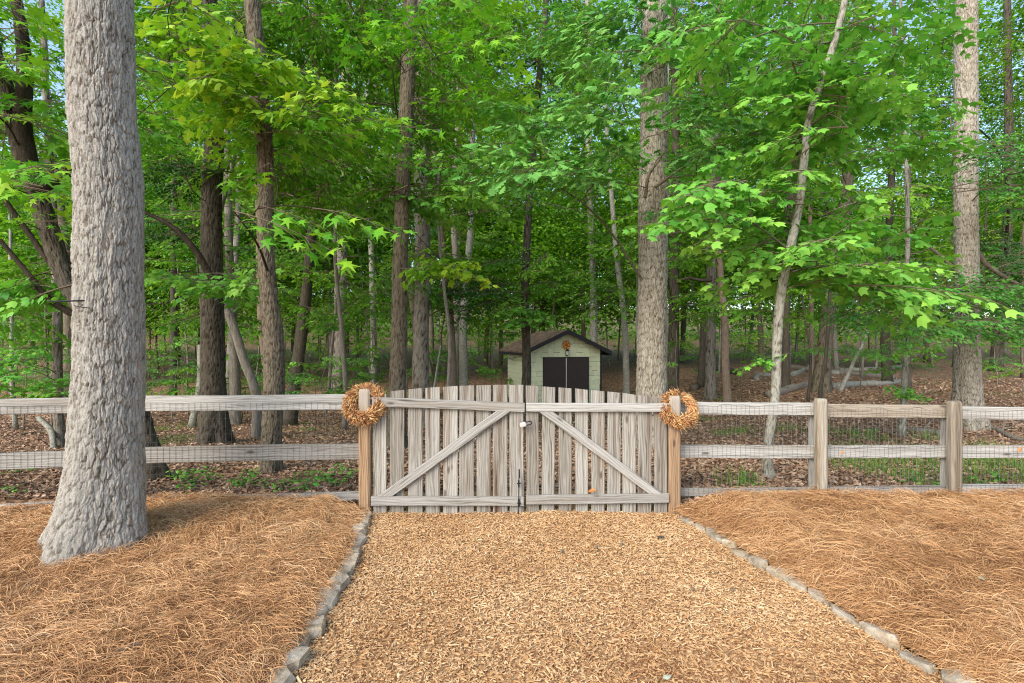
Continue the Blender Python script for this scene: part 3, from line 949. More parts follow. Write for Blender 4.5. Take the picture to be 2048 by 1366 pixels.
# walls as one five-sided prism
V = [(0, 0, 0), (W, 0, 0), (W, 0, HE), (W / 2, 0, HR), (0, 0, HE)]
V = np.array(V + [(x, D, z) for x, _, z in V], float)
shed_wall = link('wall', make_mesh('wall', V, [np.array([[4, 3, 2, 1, 0], [5, 6, 7, 8, 9]]), np.array([[0, 5, 9, 4], [1, 2, 7, 6], [0, 1, 6, 5]])], [M['shed_back']]), shed)
d0, d1, dt = 0.49, 2.33, 1.96
def roofz(x): return HE + (HR - HE) * (1 - abs(x - W / 2) / (W / 2)) - 0.02
# front shingles, one by one
z, row = 0.0, 0
while z < HR - 0.06:
    h = 0.178
    x = -random.uniform(0.0, 0.2)
    while x < W:
        w = random.uniform(0.17, 0.30)
        a, b = max(x, 0.0), min(x + w - 0.008, W)
        x += w
        if b - a < 0.03:
            continue
        zb = z + random.uniform(-0.014, 0.014) if row else z
        if z < dt - 0.02:
            if a < d1 and b > d0:
                if a < d0 - 0.03:
                    b = d0
                elif b > d1 + 0.03:
                    a = d1
                else:
                    continue
        zt = z + h - 0.008
        za, zbb = min(zt, roofz(a)), min(zt, roofz(b))
        if min(za, zbb) < zb + 0.02:
            if max(za, zbb) < zb + 0.02:
                continue
            za, zbb = max(za, zb + 0.005), max(zbb, zb + 0.005)
        if z < dt < zb + h and a < d1 and b > d0:
            zb = dt + 0.01
            if min(za, zbb) < zb + 0.02:
                continue
        V = np.array([(a, -.022, zb), (b, -.022, zb), (b, -.008, zbb), (a, -.008, za), (a, -.001, zb), (b, -.001, zb), (b, -.001, zbb), (a, -.001, za)])
        c = V.mean(0)
        me = make_mesh('shingle', V - c, [np.array([[0, 1, 2, 3], [4, 5, 1, 0], [1, 5, 6, 2], [3, 2, 6, 7], [4, 0, 3, 7]])], [M['shingle']])
        link('shingle', me, shed_wall, c)
    z += h; row += 1
# side siding: joined, too fine to pick apart
mb = MB()
z = 0.0
while z < HE - 0.05:
    y = 0.0
    while y < D:
        w = random.uniform(0.17, 0.3)
        b = min(y + w - 0.008, D)
        mb.add([(-.02, y, z), (-.02, b, z), (-.008, b, z + .17), (-.008, y, z + .17), (-.001, y, z), (-.001, b, z), (-.001, b, z + .17), (-.001, y, z + .17)],
               [np.array([[0, 3, 2, 1], [0, 1, 5, 4], [1, 2, 6, 5], [0, 4, 7, 3]])], random.random())
        y += w
    z += 0.178
sd_ = link('side_shingles', mb.mesh('side_shingles', [M['shingle']]), shed); sd_['kind'] = 'stuff'
for a, b in ((d0 + 0.025, (d0 + d1) / 2 - 0.014), ((d0 + d1) / 2 + 0.018, d1 - 0.025)):
    dr_ = boxm('door', (a, -0.045, 0.03), (b, -0.006, dt - 0.03), M['shed_door'], shed, 0.006)
    for zz in (0.35, 1.0, 1.65):
        pass
boxm('door_strip', ((d0 + d1) / 2 - 0.014, -0.055, 0.03), ((d0 + d1) / 2 + 0.018, -0.004, dt - 0.03), M['shed_strip'], shed, 0.004)
boxm('door_frame', (d0 - 0.01, -0.05, 0.0), (d0 + 0.022, -0.003, dt + 0.002), M['shed_dark'], shed)
boxm('door_frame', (d1 - 0.022, -0.05, 0.0), (d1 + 0.01, -0.003, dt + 0.002), M['shed_dark'], shed)
boxm('door_frame', (d0 + 0.0225, -0.0505, dt - 0.028), (d1 - 0.0225, -0.0035, dt + 0.004), M['shed_dark'], shed)
boxm('corner_trim', (W - 0.005, -0.03, -0.02), (W + 0.06, 0.08, HE - 0.02), M['shed_dark'], shed)
boxm('corner_trim', (-0.027, -0.028, -0.02), (0.012, 0.012, HE - 0.02), M['shed_dark'], shed)
# roof: two slabs with overhang, dark fascia under the gable edge
sl_ = (HR - HE) / (W / 2)
roof = None
for s_ in (-1, 1):
    xe = W / 2 + s_ * (W / 2 + 0.36)
    ze = HE - 0.36 * sl_
    top = 0.055
    y0, y1 = -0.30, D + 0.25
    V = [(W / 2, y0, HR + .03), (xe, y0, ze + .03), (xe, y1, ze + .03), (W / 2, y1, HR + .03)]
    V = np.array(V + [(x, y, z + top) for x, y, z in V])
    f = np.array([[0, 1, 2, 3], [7, 6, 5, 4], [0, 4, 5, 1], [1, 5, 6, 2], [2, 6, 7, 3]])
    ro = link('roof', make_mesh('roof', V, [f if s_ < 0 else f[:, ::-1]], [M['shed_roof']]), shed)
    V = [(W / 2, y0 - .02, HR - .07), (xe, y0 - .02, ze - .07), (xe, y0 - .02, ze + .092), (W / 2, y0 - .02, HR + .092)]
    V = np.array(V + [(x, y0 + .012, z) for x, y, z in V])
    f = np.array([[0, 1, 2, 3], [7, 6, 5, 4], [0, 4, 5, 1], [1, 5, 6, 2], [2, 6, 7, 3]])
    link('fascia', make_mesh('fascia', V, [f if s_ > 0 else f[:, ::-1]], [M['shed_dark']]), ro)
    boxm('eave_board', (min(xe, xe - s_ * 0.03), y0 + 0.02, ze - 0.075), (max(xe, xe - s_ * 0.03), y1 - 0.01, ze + 0.028), M['shed_dark'], ro)
def shed_pt(x, y, z):
    return S0 + np.array([x * math.cos(TH) - y * math.sin(TH), x * math.sin(TH) + y * math.cos(TH), z])

# sun ornament in the gable
so_ = thing('sun_ornament', 'orange metal sun ornament in the gable above the shed doors', 'ornament', shed_pt(W / 2, -0.035, 2.43), None, TH)
mb = MB()
mb.add(*tube([(0, 0.0, 0), (0, -0.02, 0), (0, -0.035, 0)], [0.105, 0.105, 0.07], 24))
link('face', mb.mesh('face', [M['gold']]), so_)
mb2 = MB()
mb2.add(*tube([(0, -0.036, 0), (0, -0.05, 0)], [0.06, 0.03], 16))
link('boss', mb2.mesh('boss', [M['rust']]), so_)
for k in range(12):
    a = k / 12 * 2 * math.pi
    L = 0.235 if k % 2 == 0 else 0.20
    r0 = 0.095
    e = np.array([math.cos(a), 0, math.sin(a)]); n_ = np.array([-math.sin(a), 0, math.cos(a)])
    V = [e * r0 - n_ * .03, e * r0 + n_ * .03, e * (r0 + .06) + n_ * .035, e * L + n_ * .012, e * (r0 + .06) - n_ * .015]
    V = np.array([v + np.array([0, -.008, 0]) for v in V] + [v + np.array([0, -.018, 0]) for v in V])
    f = [np.array([[0, 1, 2, 3, 4], [9, 8, 7, 6, 5]]), np.array([[0, 5, 6, 1], [1, 6, 7, 2], [2, 7, 8, 3], [3, 8, 9, 4], [4, 9, 5, 0]])]
    link('ray', make_mesh('ray', V, f, [M['rust' if k % 2 else 'gold']]), so_)
# wall lantern under it
la = thing('wall_lantern', 'small black wall lantern above the shed doors', 'lantern', shed_pt(W / 2 + 0.02, -0.03, 2.04), None, TH)
boxm('back_plate', (-.04, -.0, -.04), (.04, .012, .16), M['black'], la, .004)
mb = MB(); mb.add(*tube([(0, -.09, .0), (0, -.09, .15)], [.05, .062], 8)); link('glass', mb.mesh('glass', [M['lampglass']]), la)
mb = MB(); mb.add(*tube([(0, -.09, .151), (0, -.09, .17), (0, -.09, .225), (0, -.09, .235)], [.085, .08, .03, .012], 8)); link('cap', mb.mesh('cap', [M['black']]), la)
mb = MB(); mb.add(*tube([(0, -.09, -.03), (0, -.09, -.001)], [.02, .055], 8)); link('base', mb.mesh('base', [M['black']]), la)
mb = MB(); mb.add(*tube([(0, 0, .12), (0, -.05, .2), (0, -.09, .19)], .008, 6)); link('arm', mb.mesh('arm', [M['black']]), la)

# ------------------------------------------------------------------ leaves and sprays
def lobed(angles, radii, c=0.32, fold=0.10):
    pts = [(0.0, 0.0, 0.0)]
    for a, q in zip(angles, radii):
        pts.append((c + q * math.cos(a), q * math.sin(a), -fold * q * q * (1.2 if q > 0.35 else 0.2)))
    n = len(pts)
    V = np.array(pts + [(c, 0, 0.02)])
    F_ = np.array([[n, i, (i + 1) % n] for i in range(n)])
    return V, F_
def star_leaf():
    A = [-2.25, -1.75, -1.3, -0.95, -0.5, 0.0, 0.5, 0.95, 1.3, 1.75, 2.25]
    q = [0.42, 0.20, 0.20, 0.62, 0.24, 0.72, 0.24, 0.62, 0.20, 0.20, 0.42]
    A = [-2.2, -1.6, -1.02, -0.5, 0.0, 0.5, 1.02, 1.6, 2.2]
    q = [0.46, 0.17, 0.62, 0.20, 0.72, 0.20, 0.62, 0.17, 0.46]
    return lobed(A, q)
def maple_leaf():
    A = [-2.3, -1.7, -1.0, -0.55, 0.0, 0.55, 1.0, 1.7, 2.3]
    q = [0.36, 0.36, 0.56, 0.36, 0.68, 0.36, 0.56, 0.36, 0.36]
    return lobed(A, q, 0.33, 0.14)
def oak_leaf():
    xs = np.array([0, .15, .27, .36, .50, .58, .72, .80, .92, 1.0])
    ys = np.array([0, .07, .20, .09, .30, .13, .30, .15, .14, 0.0])
    n = len(xs)
    mid = np.stack([xs, 0 * xs, 0.05 * np.sin(xs * 3)], -1)
    up = np.stack([xs + .03, ys, -0.25 * ys], -1); dn = np.stack([xs + .03, -ys, -0.25 * ys], -1)
    V = np.concatenate([mid, up, dn])
    F_ = []
    for i in range(n - 1):
        F_ += [[i, n + i + 1, n + i], [i, i + 1, n + i + 1], [i, 2 * n + i, 2 * n + i + 1], [i, 2 * n + i + 1, i + 1]]
    return V, np.array(F_)
def oval_leaf():
    V = np.array([[0, 0, 0], [.33, .27, -.04], [.7, .2, -.06], [1, 0, -.08], [.7, -.2, -.06], [.33, -.27, -.04], [.5, 0, .03]])
    return V, np.array([[0, 6, 1], [6, 2, 1], [6, 3, 2], [0, 5, 6], [5, 4, 6], [4, 3, 6]])
def diamond_leaf():
    V = np.array([[0, 0, 0], [.45, .28, .03], [1, 0, -.08], [.45, -.28, .03]])
    return V, np.array([[0, 2, 1], [0, 3, 2]])
TEMPL = {'star': star_leaf(), 'maple': maple_leaf(), 'oak': oak_leaf(), 'oval': oval_leaf(), 'diamond': diamond_leaf()}

def leaves_geo(tpl, O, Dx, N, S):
    T, F_ = TEMPL[tpl]
    Dx = Dx / np.linalg.norm(Dx, axis=1)[:, None]
    Y = np.cross(N, Dx); Y /= np.linalg.norm(Y, axis=1)[:, None] + 1e-9
    Z = np.cross(Dx, Y)
    V = O[:, None, :] + S[:, None, None] * (T[None, :, 0:1] * Dx[:, None, :] + T[None, :, 1:2] * Y[:, None, :] + T[None, :, 2:3] * Z[:, None, :])
    k = len(T)
    Q = (np.arange(len(O))[:, None, None] * k + F_[None]).reshape(-1, F_.shape[1])
    return V.reshape(-1, 3), Q, k

def spray_layout(seed, L, nside, per, size, droop=0.12, reach=0.5, up=0.0):
    r = np.random.default_rng(seed)
    O, D_, N, S, T, tw = [], [], [], [], [], []
    ts = np.linspace(0, 1, 8)
    wob = r.normal(0, 0.05)
    main = np.stack([L * ts, L * wob * np.sin(ts * 4), -droop * L * ts ** 2 + up * L * ts], -1)
    tw.append((main, 0.007 * L, 0.0015))
    for i in range(nside):
        t = 0.12 + 0.86 * (i + r.uniform(0, 0.7)) / nside
        b = np.array([np.interp(t, ts, main[:, k]) for k in range(3)])
        s = 1 if i % 2 else -1
        ang = s * r.uniform(0.55, 1.15)
        l = L * reach * (1 - 0.62 * t) * r.uniform(0.55, 1.15)
        d = np.array([math.cos(ang), math.sin(ang), r.normal(-0.06, 0.16)])
        q = np.linspace(0, 1, 4)
        pts = b + d * l * q[:, None] + np.array([0, 0, -0.22 * l]) * (q ** 2)[:, None]
        tw.append((pts, 0.0022 * L + 0.001, 0.0008))
        m = max(2, int(per * l / (L * reach * 0.7)))
        for j in range(m):
            u = 0.15 + 0.85 * (j + r.uniform(0.2, 0.8)) / m
            p = np.array([np.interp(u, q, pts[:, k]) for k in range(3)])
            a2 = ang + (1 if j % 2 else -1) * r.uniform(0.35, 1.2) * (1 - 0.6 * u)
            dd = np.array([math.cos(a2), math.sin(a2), r.normal(-0.45, 0.3)])
            O.append(p + dd * size * r.uniform(0.1, 0.4)); D_.append(dd)
            N.append(np.array([r.normal(0, 0.5), r.normal(0, 0.5), 1.0]))
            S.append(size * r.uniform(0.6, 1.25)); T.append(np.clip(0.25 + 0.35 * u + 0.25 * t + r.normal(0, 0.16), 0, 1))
    return [np.array(a) for a in (O, D_, N, S, T)] + [tw]

def twig_mb(tw):
    mb = MB()
    for pts, r0, r1 in tw:
        mb.add(*tube(pts, np.linspace(r0, r1, len(pts)), 4, cap=False))
    return mb

SPR = {  # kind: (leaf shape, material, length, side twigs, leaves per twig, leaf size, droop, variants)
    'gum': ('star', 'leaf_gum', 1.05, 11, 5, 0.15, 0.16, 5),
    'gumbig': ('star', 'leaf_gum', 0.75, 7, 5, 0.15, 0.22, 2),
    'oak': ('oak', 'leaf_oak', 1.1, 12, 6, 0.17, 0.08, 4),
    'maple': ('maple', 'leaf_maple', 1.1, 15, 7, 0.112, 0.14, 5),
    'mid': ('oval', 'leaf_mid', 1.9, 20, 12, 0.115, 0.10, 6),
    'fine': ('oval', 'leaf_fine', 1.6, 22, 13, 0.075, 0.06, 4),
    'dark': ('oval', 'leaf_dark', 1.4, 22, 13, 0.07, 0.16, 3),
    'yell': ('maple', 'leaf_yell', 1.0, 13, 6, 0.12, 0.12, 3),
}
SPRAY, LAY = {}, {}
for ki, (kind, (tp, mt, L, ns, per, sz, dr_, nv)) in enumerate(SPR.items()):
    SPRAY[kind] = []; LAY[kind] = []
    for v in range(nv):
        lay = spray_layout(1000 + 37 * ki + v, L, ns, per, sz, dr_)
        O, D_, N, S, T, tw = lay
        V, Q, k = leaves_geo(tp, O, D_, N, S)
        mb = twig_mb(tw)
        TV = np.concatenate(mb.V); TQ = np.concatenate(mb.F[4])
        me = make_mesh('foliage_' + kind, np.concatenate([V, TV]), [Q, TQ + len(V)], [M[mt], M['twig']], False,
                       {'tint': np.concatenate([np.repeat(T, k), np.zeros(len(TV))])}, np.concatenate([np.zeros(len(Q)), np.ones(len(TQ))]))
        SPRAY[kind].append(me); LAY[kind].append(lay)

def clump_mesh(seed, rx, rz, n, size, mt):
    """open, layered leaf cloud for a piece of a far crown"""
    r = np.random.default_rng(seed)
    sub = r.normal(0, 1, (14, 3)); sub /= np.linalg.norm(sub, axis=1)[:, None]
    sub *= r.uniform(0.25, 1.0, (14, 1)) * np.array([rx, rx, rz])
    c = sub[r.integers(0, 14, n)]
    O = c + r.normal(0, 1, (n, 3)) * np.array([rx * .30, rx * .30, rz * .16])
    D_ = np.column_stack([r.normal(0, 1, (n, 2)), r.normal(-0.3, 0.4, n)])
    N = np.column_stack([r.normal(0, 0.5, (n, 2)), np.ones(n)])
    S = size * r.uniform(0.6, 1.3, n)
    T = np.clip(0.45 + 0.25 * r.normal(0, 1, n), 0, 1)
    V, Q, k = leaves_geo('diamond', O, D_, N, S)
    return make_mesh('foliage_clump', V, [Q], [M[mt]], False, {'tint': np.repeat(T, k)})
CLUMP = {'a': [clump_mesh(50 + i, 1.9, 1.3, 900, 0.17, 'leaf_mid') for i in range(5)],
         'b': [clump_mesh(70 + i, 2.1, 1.5, 900, 0.19, 'leaf_far') for i in range(5)]}

# ------------------------------------------------------------------ trees
def plates(r0, cu, cv, amp, seed, lift=0.9, edge=0.20, rag=0.0):
    N = max(5, int(round(2 * math.pi * r0 / cu)))
    store = {}
    def disp(TH, S_, rr):
        u = TH / (2 * math.pi) * N + 0.55 * (vn(np.cos(TH) * 4 * r0 / cu * .16, S_ / cv * 1.6, np.sin(TH) * 4 * r0 / cu * .16, seed) - 0.5) * 2
        v = S_ / cv + 0.8 * vn(np.cos(TH) * 3, S_ / cv * 0.5, np.sin(TH) * 3, seed + 3)
        if rag:
            X_, Y_ = np.cos(TH) * r0, np.sin(TH) * r0
            u = u + rag * 0.34 * (vn(X_ * 60, S_ * 26, Y_ * 60, seed + 30) - 0.5)
            v = v + rag * 0.30 * (vn(X_ * 70, S_ * 30, Y_ * 70, seed + 31) - 0.5)
        iu, iv = np.floor(u), np.floor(v)
        f1 = np.full(u.shape, 9.0); f2 = np.full(u.shape, 9.0); cid = np.zeros(u.shape); cy = np.zeros(u.shape)
        for a in (-1, 0, 1):
            for b in (-1, 0, 1):
                cu_, cv_ = iu + a, iv + b
                w = np.mod(cu_, N)
                px = cu_ + 0.15 + 0.7 * _h(w, cv_, np.zeros_like(w), seed + 11)
                py = cv_ + 0.1 + 0.8 * _h(w, cv_, np.zeros_like(w), seed + 12)
                d = np.hypot(px - u, py - v)
                m = d < f1
                f2 = np.where(m, f1, np.minimum(f2, d))
                cid = np.where(m, _h(w, cv_, np.zeros_like(w), seed + 13), cid)
                cy = np.where(m, v - py, cy)
                f1 = np.where(m, d, f1)
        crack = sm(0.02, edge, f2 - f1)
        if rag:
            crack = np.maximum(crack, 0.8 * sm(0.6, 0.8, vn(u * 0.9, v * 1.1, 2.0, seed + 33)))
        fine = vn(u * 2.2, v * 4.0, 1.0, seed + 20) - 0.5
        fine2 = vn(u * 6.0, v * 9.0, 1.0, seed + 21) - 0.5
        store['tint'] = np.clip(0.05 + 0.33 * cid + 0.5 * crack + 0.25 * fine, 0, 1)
        return amp * (crack - 0.7 + 0.9 * (cid - 0.5) - lift * np.clip(cy, -0.6, 0.6) * crack) + amp * (0.7 * fine + 0.45 * fine2)
    return disp, store

def flakes(r0, amp, seed):
    """overlapping ragged plates: terraced noise, stretched upwards, with broken cracks"""
    store = {}
    def disp(TH, S_, rr):
        cx, cy = np.cos(TH) * r0, np.sin(TH) * r0
        wx = (vn(cx * 22, S_ * 9, cy * 22, seed + 1) - 0.5) * 0.022
        wz = (vn(cx * 40, S_ * 22, cy * 40, seed + 2) - 0.5) * 0.05
        X, Y, Z = cx + wx, cy + wx, S_ + wz
        n1 = 0.62 * vn(X * 38, Z * 6.5, Y * 38, seed + 3) + 0.38 * vn(X * 75, Z * 17, Y * 75, seed + 4)
        q = n1 * 7.0
        f = q - np.floor(q)
        terr = (np.floor(q) + sm(0.0, 0.22, f)) / 7.0
        saw = vn(X * 30, Z * 1.0, Y * 30, seed + 5) * 9 + Z * 9.0
        saw = saw - np.floor(saw)                 # plate foot stands proud, then steps back
        n2 = np.abs(vn(X * 26, Z * 4.0, Y * 26, seed + 6) - 0.5)
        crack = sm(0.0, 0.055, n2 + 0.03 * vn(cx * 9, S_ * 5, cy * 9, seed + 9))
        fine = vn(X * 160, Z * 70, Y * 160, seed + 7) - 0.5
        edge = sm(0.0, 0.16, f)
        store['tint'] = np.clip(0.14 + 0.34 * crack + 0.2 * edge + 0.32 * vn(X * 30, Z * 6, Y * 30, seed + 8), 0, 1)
        return amp * (2.6 * (terr - 0.5) + 1.3 * (crack - 0.7) + 0.55 * (0.5 - saw) + 0.35 * fine)
    return disp, store

BARK = {'bark_oak': (0.029, 0.15, 0.0078), 'bark_grey': (0.028, 0.14, 0.009), 'bark_tan': (0.026, 0.12, 0.008), 'bark_brown': (0.022, 0.10, 0.007), 'bark_dark': (0.03, 0.13, 0.010),
        'bark_pale': (0.05, 0.10, 0.002), 'bark_reddish': (0.03, 0.09, 0.004)}
TREES = []
class Tree:
    def __init__(s, name, label, ctrl, bark, sides, rings, group='trees of the wood', flare=0.35, lobes=5, wob=0.012):
        """ctrl: rows x, y, z, radius from the ground up"""
        ctrl = np.asarray(ctrl, float)
        s.path = spline(ctrl, rings)
        s.bark, s.sides, s.flare, s.lobes, s.wob = bark, sides, flare, lobes, wob
        s.root = thing(name, label, 'tree', (ctrl[0][0], ctrl[0][1], ctrl[0][2]), group)
        s.limbs = []
        s.seed = len(TREES) * 7 + 3
        TREES.append(s)
    def at(s, z):
        k = np.argmin(np.abs(s.path[:, 2] - z))
        return s.path[k]
    def build(s, fine=False):
        base = np.array(s.root.location)
        P_ = s.path.copy()
        rr = P_[:, 3]
        hgt = P_[:, 2] - P_[0, 2]
        r = np.random.default_rng(s.seed)
        n = len(P_)
        if s.wob:
            q = np.linspace(0, 9, n)
            P_[:, 0] += (vn(q, 0.5, 0, s.seed) - 0.5) * s.wob * 2
            P_[:, 1] += (vn(q, 7.5, 0, s.seed) - 0.5) * s.wob * 2
        cu, cv, amp = BARK[s.bark]
        ph = r.uniform(0, 6.28)
        st = {'tint': None}
        if s.sides >= 28:
            pd, st = plates(float(np.median(rr)), cu, cv, amp, s.seed)
            if s.bark == 'bark_oak':
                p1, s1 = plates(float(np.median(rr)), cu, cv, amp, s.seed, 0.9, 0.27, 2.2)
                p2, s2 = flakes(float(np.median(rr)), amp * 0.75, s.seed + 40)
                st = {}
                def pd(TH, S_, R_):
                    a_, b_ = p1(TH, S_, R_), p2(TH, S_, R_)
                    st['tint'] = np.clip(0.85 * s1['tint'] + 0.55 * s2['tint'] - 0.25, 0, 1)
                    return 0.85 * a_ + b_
        else:
            pd = lambda TH, S_, R_: amp * 1.2 * (vn(TH * 3, S_ / cv, 0, s.seed) - 0.5)
        fl = s.flare
        def disp(TH, S_, R_):
            f = np.exp(-S_ / (1.6 * R_ + 0.05)) * fl
            return R_ * f * (0.55 + 0.45 * np.cos(s.lobes * TH + ph) + 0.3 * np.cos(2 * TH + ph * 2)) + pd(TH, S_, R_)
        mb = MB()
        th = None
        if s.sides >= 40:                         # denser towards the open side
            q = np.linspace(-math.pi, math.pi, s.sides, endpoint=False)
            th = math.atan2(-base[1], -base[0]) + q - 0.55 * np.sin(q)
        V, Fs = tube(P_[:, :3], rr, s.sides, True, disp, 0.0, th)
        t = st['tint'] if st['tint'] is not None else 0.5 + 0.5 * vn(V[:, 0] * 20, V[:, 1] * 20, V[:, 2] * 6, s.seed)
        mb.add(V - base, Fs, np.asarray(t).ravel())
        for pts, r0, r1 in s.limbs:
            V, Fs = tube(pts, np.linspace(r0, r1, len(pts)), 6 if r0 > 0.02 else 4, False)
            mb.add(V - base, Fs, 0.12 + 0.3 * vn(V[:, 0] * 20, V[:, 1] * 20, V[:, 2] * 6, s.seed))
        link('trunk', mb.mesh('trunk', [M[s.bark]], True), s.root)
    def limb_to(s, q, r1=0.007, drop=0.35):
        """curved limb from the trunk to point q"""
        q = np.asarray(q, float)
        p = s.at(q[2])
        hd = np.linalg.norm(q[:2] - p[:2])
        z0 = max(q[2] - random.uniform(0.1, 0.6) * hd, s.path[0, 2] + 0.3)
        p = s.at(z0)
        L = np.linalg.norm(q - p[:3])
        if L < 0.08:
            return
        best, src, rad = L * 0.85, p[:3], p[3] * 0.4
        for pts, a_, b_ in s.limbs:
            for k in (2, 3, 4, 5):
                if k >= len(pts):
                    continue
                e = pts[k]
                dd = np.linalg.norm(q - e) * (1.0 if e[2] < q[2] + 0.1 else 1.5)
                if dd < best:
                    best, src, rad = dd, e, a_ + (b_ - a_) * k / (len(pts) - 1)
        L = np.linalg.norm(q - src)
        if L < 0.05:
            return
        m = (src + q) / 2 + np.array([0, 0, 0.08 * L]) + rng.normal(0, 0.05 * L, 3)
        s.limbs.append((spline([src, m, q], 7), min(rad, r1 + 0.006 * L), min(r1, rad)))
    def spray(s, kind, pos, scale=1.0, yaw=None, pitch=None, hero=False, roll=None, limb=True):
        """a foliage spray whose middle lies near pos"""
        pos = np.asarray(pos, float)
        p = s.at(pos[2])
        if yaw is None:
            dx, dy = pos[0] - p[0], pos[1] - p[1]
            yaw = math.atan2(dy, dx) + random.gauss(0, 0.5)
        if pitch is None:
            pitch = random.gauss(0.0, 0.16)
        if roll is None:
            roll = random.gauss(0, 0.22)
        v = random.randrange(len(SPRAY[kind]))
        L = SPR[kind][2] * scale
        dirv = np.array([math.cos(yaw) * math.cos(pitch), math.sin(yaw) * math.cos(pitch), -math.sin(pitch)])
        b = pos - dirv * L * 0.5
        if limb:
            s.limb_to(b, 0.006 * scale)
        loc = b - np.array(s.root.location)
        if not hero:
            return link('foliage', SPRAY[kind][v], s.root, loc, (roll, pitch, yaw), scale)
        O, D_, N, S, T, tw = LAY[kind][v]
        br = link('branch', twig_mb(tw).mesh('branch', [M['twig']]), s.root, loc, (roll, pitch, yaw), scale)
        for o, d, n_, sz in zip(O, D_, N, S):
            x = Vector(d).normalized(); z = Vector(n_); y = z.cross(x).normalized(); z = x.cross(y)
            m = Matrix(((x.x, y.x, z.x), (x.y, y.y, z.y), (x.z, y.z, z.z)))
            link('leaf', LEAF[kind][random.randrange(4)], br, o, m.to_euler(), sz)
        return br
LEAF = {}
for kind in ('gum', 'gumbig', 'maple', 'oak', 'yell'):
    LEAF[kind] = []
    for t in (0.3, 0.5, 0.62, 0.8):
        V, Q, k = leaves_geo(SPR[kind][0], np.zeros((1, 3)), np.array([[1.0, 0, 0]]), np.array([[0, 0, 1.0]]), np.ones(1))
        LEAF[kind].append(make_mesh('leaf_' + kind, V, [Q], [M[SPR[kind][1]]], False, {'tint': np.full(len(V), t)}))

def px_ctrl(rows, d, lean=0.0):
    """photo rows (px, py, width_px) from the base up, at depth d -> world control rows"""
    out = []
    for i, (px, py, w) in enumerate(rows):
        dd = d + lean * i
        th = math.atan((px - 1024.0) / F)          # a round trunk off the axis images wider than it is
        out.append([*P(px, py, dd), w * math.cos(th) * dd / F / 2])
    return out
def grounded(rows, d=None, lean=0.0, sink=0.08):
    if d is None:
        d = place(rows[0][0], rows[0][1])
    c = px_ctrl(rows, d, lean)
    g = float(G(c[0][0], c[0][1])) - sink
    if c[0][2] - g > 0.25:                       # base hidden in the photo: carry it on down to the ground
        c.insert(0, [c[0][0], c[0][1], g, c[0][3] * 1.05])
    else:
        c[0][2] = g
    return c

d0_ = 4.05
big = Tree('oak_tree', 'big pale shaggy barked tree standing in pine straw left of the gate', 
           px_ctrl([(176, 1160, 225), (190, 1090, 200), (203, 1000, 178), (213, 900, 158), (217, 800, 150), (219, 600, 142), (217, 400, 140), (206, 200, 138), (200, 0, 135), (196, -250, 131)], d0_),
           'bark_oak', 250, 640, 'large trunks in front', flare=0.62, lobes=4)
lean = Tree('sweetgum_tree', 'dark leaning tree behind the big pale trunk, forking at upper left',
            grounded([(312, 985, 62), (300, 900, 44), (262, 780, 42), (195, 660, 42), (128, 545, 44), (85, 420, 44), (48, 310, 46), (10, 180, 38), (-30, 40, 32), (-70, -160, 26)], 5.95), 'bark_dark', 40, 160, 'large trunks in front')
gumr = Tree('hickory_tree', 'brown ridged slender tree left of the left wreath, base just behind the fence',
            grounded([(543, 944, 44), (544, 880, 40), (549, 760, 43), (547, 680, 42), (540, 600, 37), (533, 500, 33), (531, 300, 33), (520, 180, 33), (509, 60, 33), (500, -60, 31), (490, -220, 28)]), 'bark_brown', 56, 260, 'large trunks in front', flare=0.3)
dark2 = Tree('oak_tree', 'thick dark barked tree seen between the big pale tree and the hickory',
             grounded([(430, 886, 60), (428, 820, 54), (426, 700, 50), (424, 560, 46), (424, 400, 42), (428, 250, 40), (424, 100, 36), (415, -80, 32), (410, -200, 28)]), 'bark_dark', 48, 200, 'large trunks in front', flare=0.5)
t4 = Tree('maple_tree', 'grey tree in the middle distance right of the brown hickory', grounded([(676, 782, 34), (680, 700, 27), (681, 560, 25), (684, 430, 24), (690, 250, 22), (694, 60, 18), (698, -100, 14)]), 'bark_grey', 28, 110)
t5 = Tree('oak_tree', 'mottled dark tree rising just behind the left half of the gate', grounded([(795, 850, 36), (795, 770, 34), (798, 640, 32), (802, 500, 30), (806, 380, 30), (813, 230, 30), (820, 60, 28), (826, -180, 24)], 9.0), 'bark_brown', 44, 200, 'large trunks in front')
t6 = Tree('oak_tree', 'pale grey tree close right of the mottled dark tree behind the gate', grounded([(842, 800, 36), (842, 700, 32), (845, 560, 30), (845, 400, 30), (842, 240, 29), (840, 80, 27), (838, -120, 24)], 13.5), 'bark_grey', 36, 150)
t7 = Tree('maple_tree', 'thin dark tree in front of the shed, left of its doors', grounded([(1052, 800, 19), (1053, 720, 17), (1050, 600, 16), (1054, 480, 15), (1062, 340, 14), (1074, 200, 13), (1088, 60, 12), (1096, -60, 10)], 15.5), 'bark_dark', 28, 110)
t8 = Tree('poplar_tree', 'thin pale tree rising behind the ridge of the shed', grounded([(1188, 760, 17), (1187, 640, 15), (1184, 520, 14), (1180, 400, 13), (1178, 250, 12), (1176, 80, 10), (1175, -60, 8)], 25.0), 'bark_pale', 28, 90)
oak = Tree('oak_tree', 'large grey brown oak behind the right half of the gate, near the right wreath',
           grounded([(1304, 870, 66), (1304, 780, 62), (1304, 680, 59), (1305, 560, 58), (1306, 420, 58), (1308, 250, 56), (1308, 100, 53), (1308, -40, 51), (1308, -230, 46)], 8.6), 'bark_tan', 110, 420, 'large trunks in front', flare=0.35)
t9b = Tree('oak_tree', 'dark tree half hidden right behind the large oak', grounded([(1346, 760, 24), (1348, 650, 21), (1350, 500, 19), (1352, 380, 18), (1350, 200, 16), (1346, 0, 14)], 17.0), 'bark_dark', 28, 100)
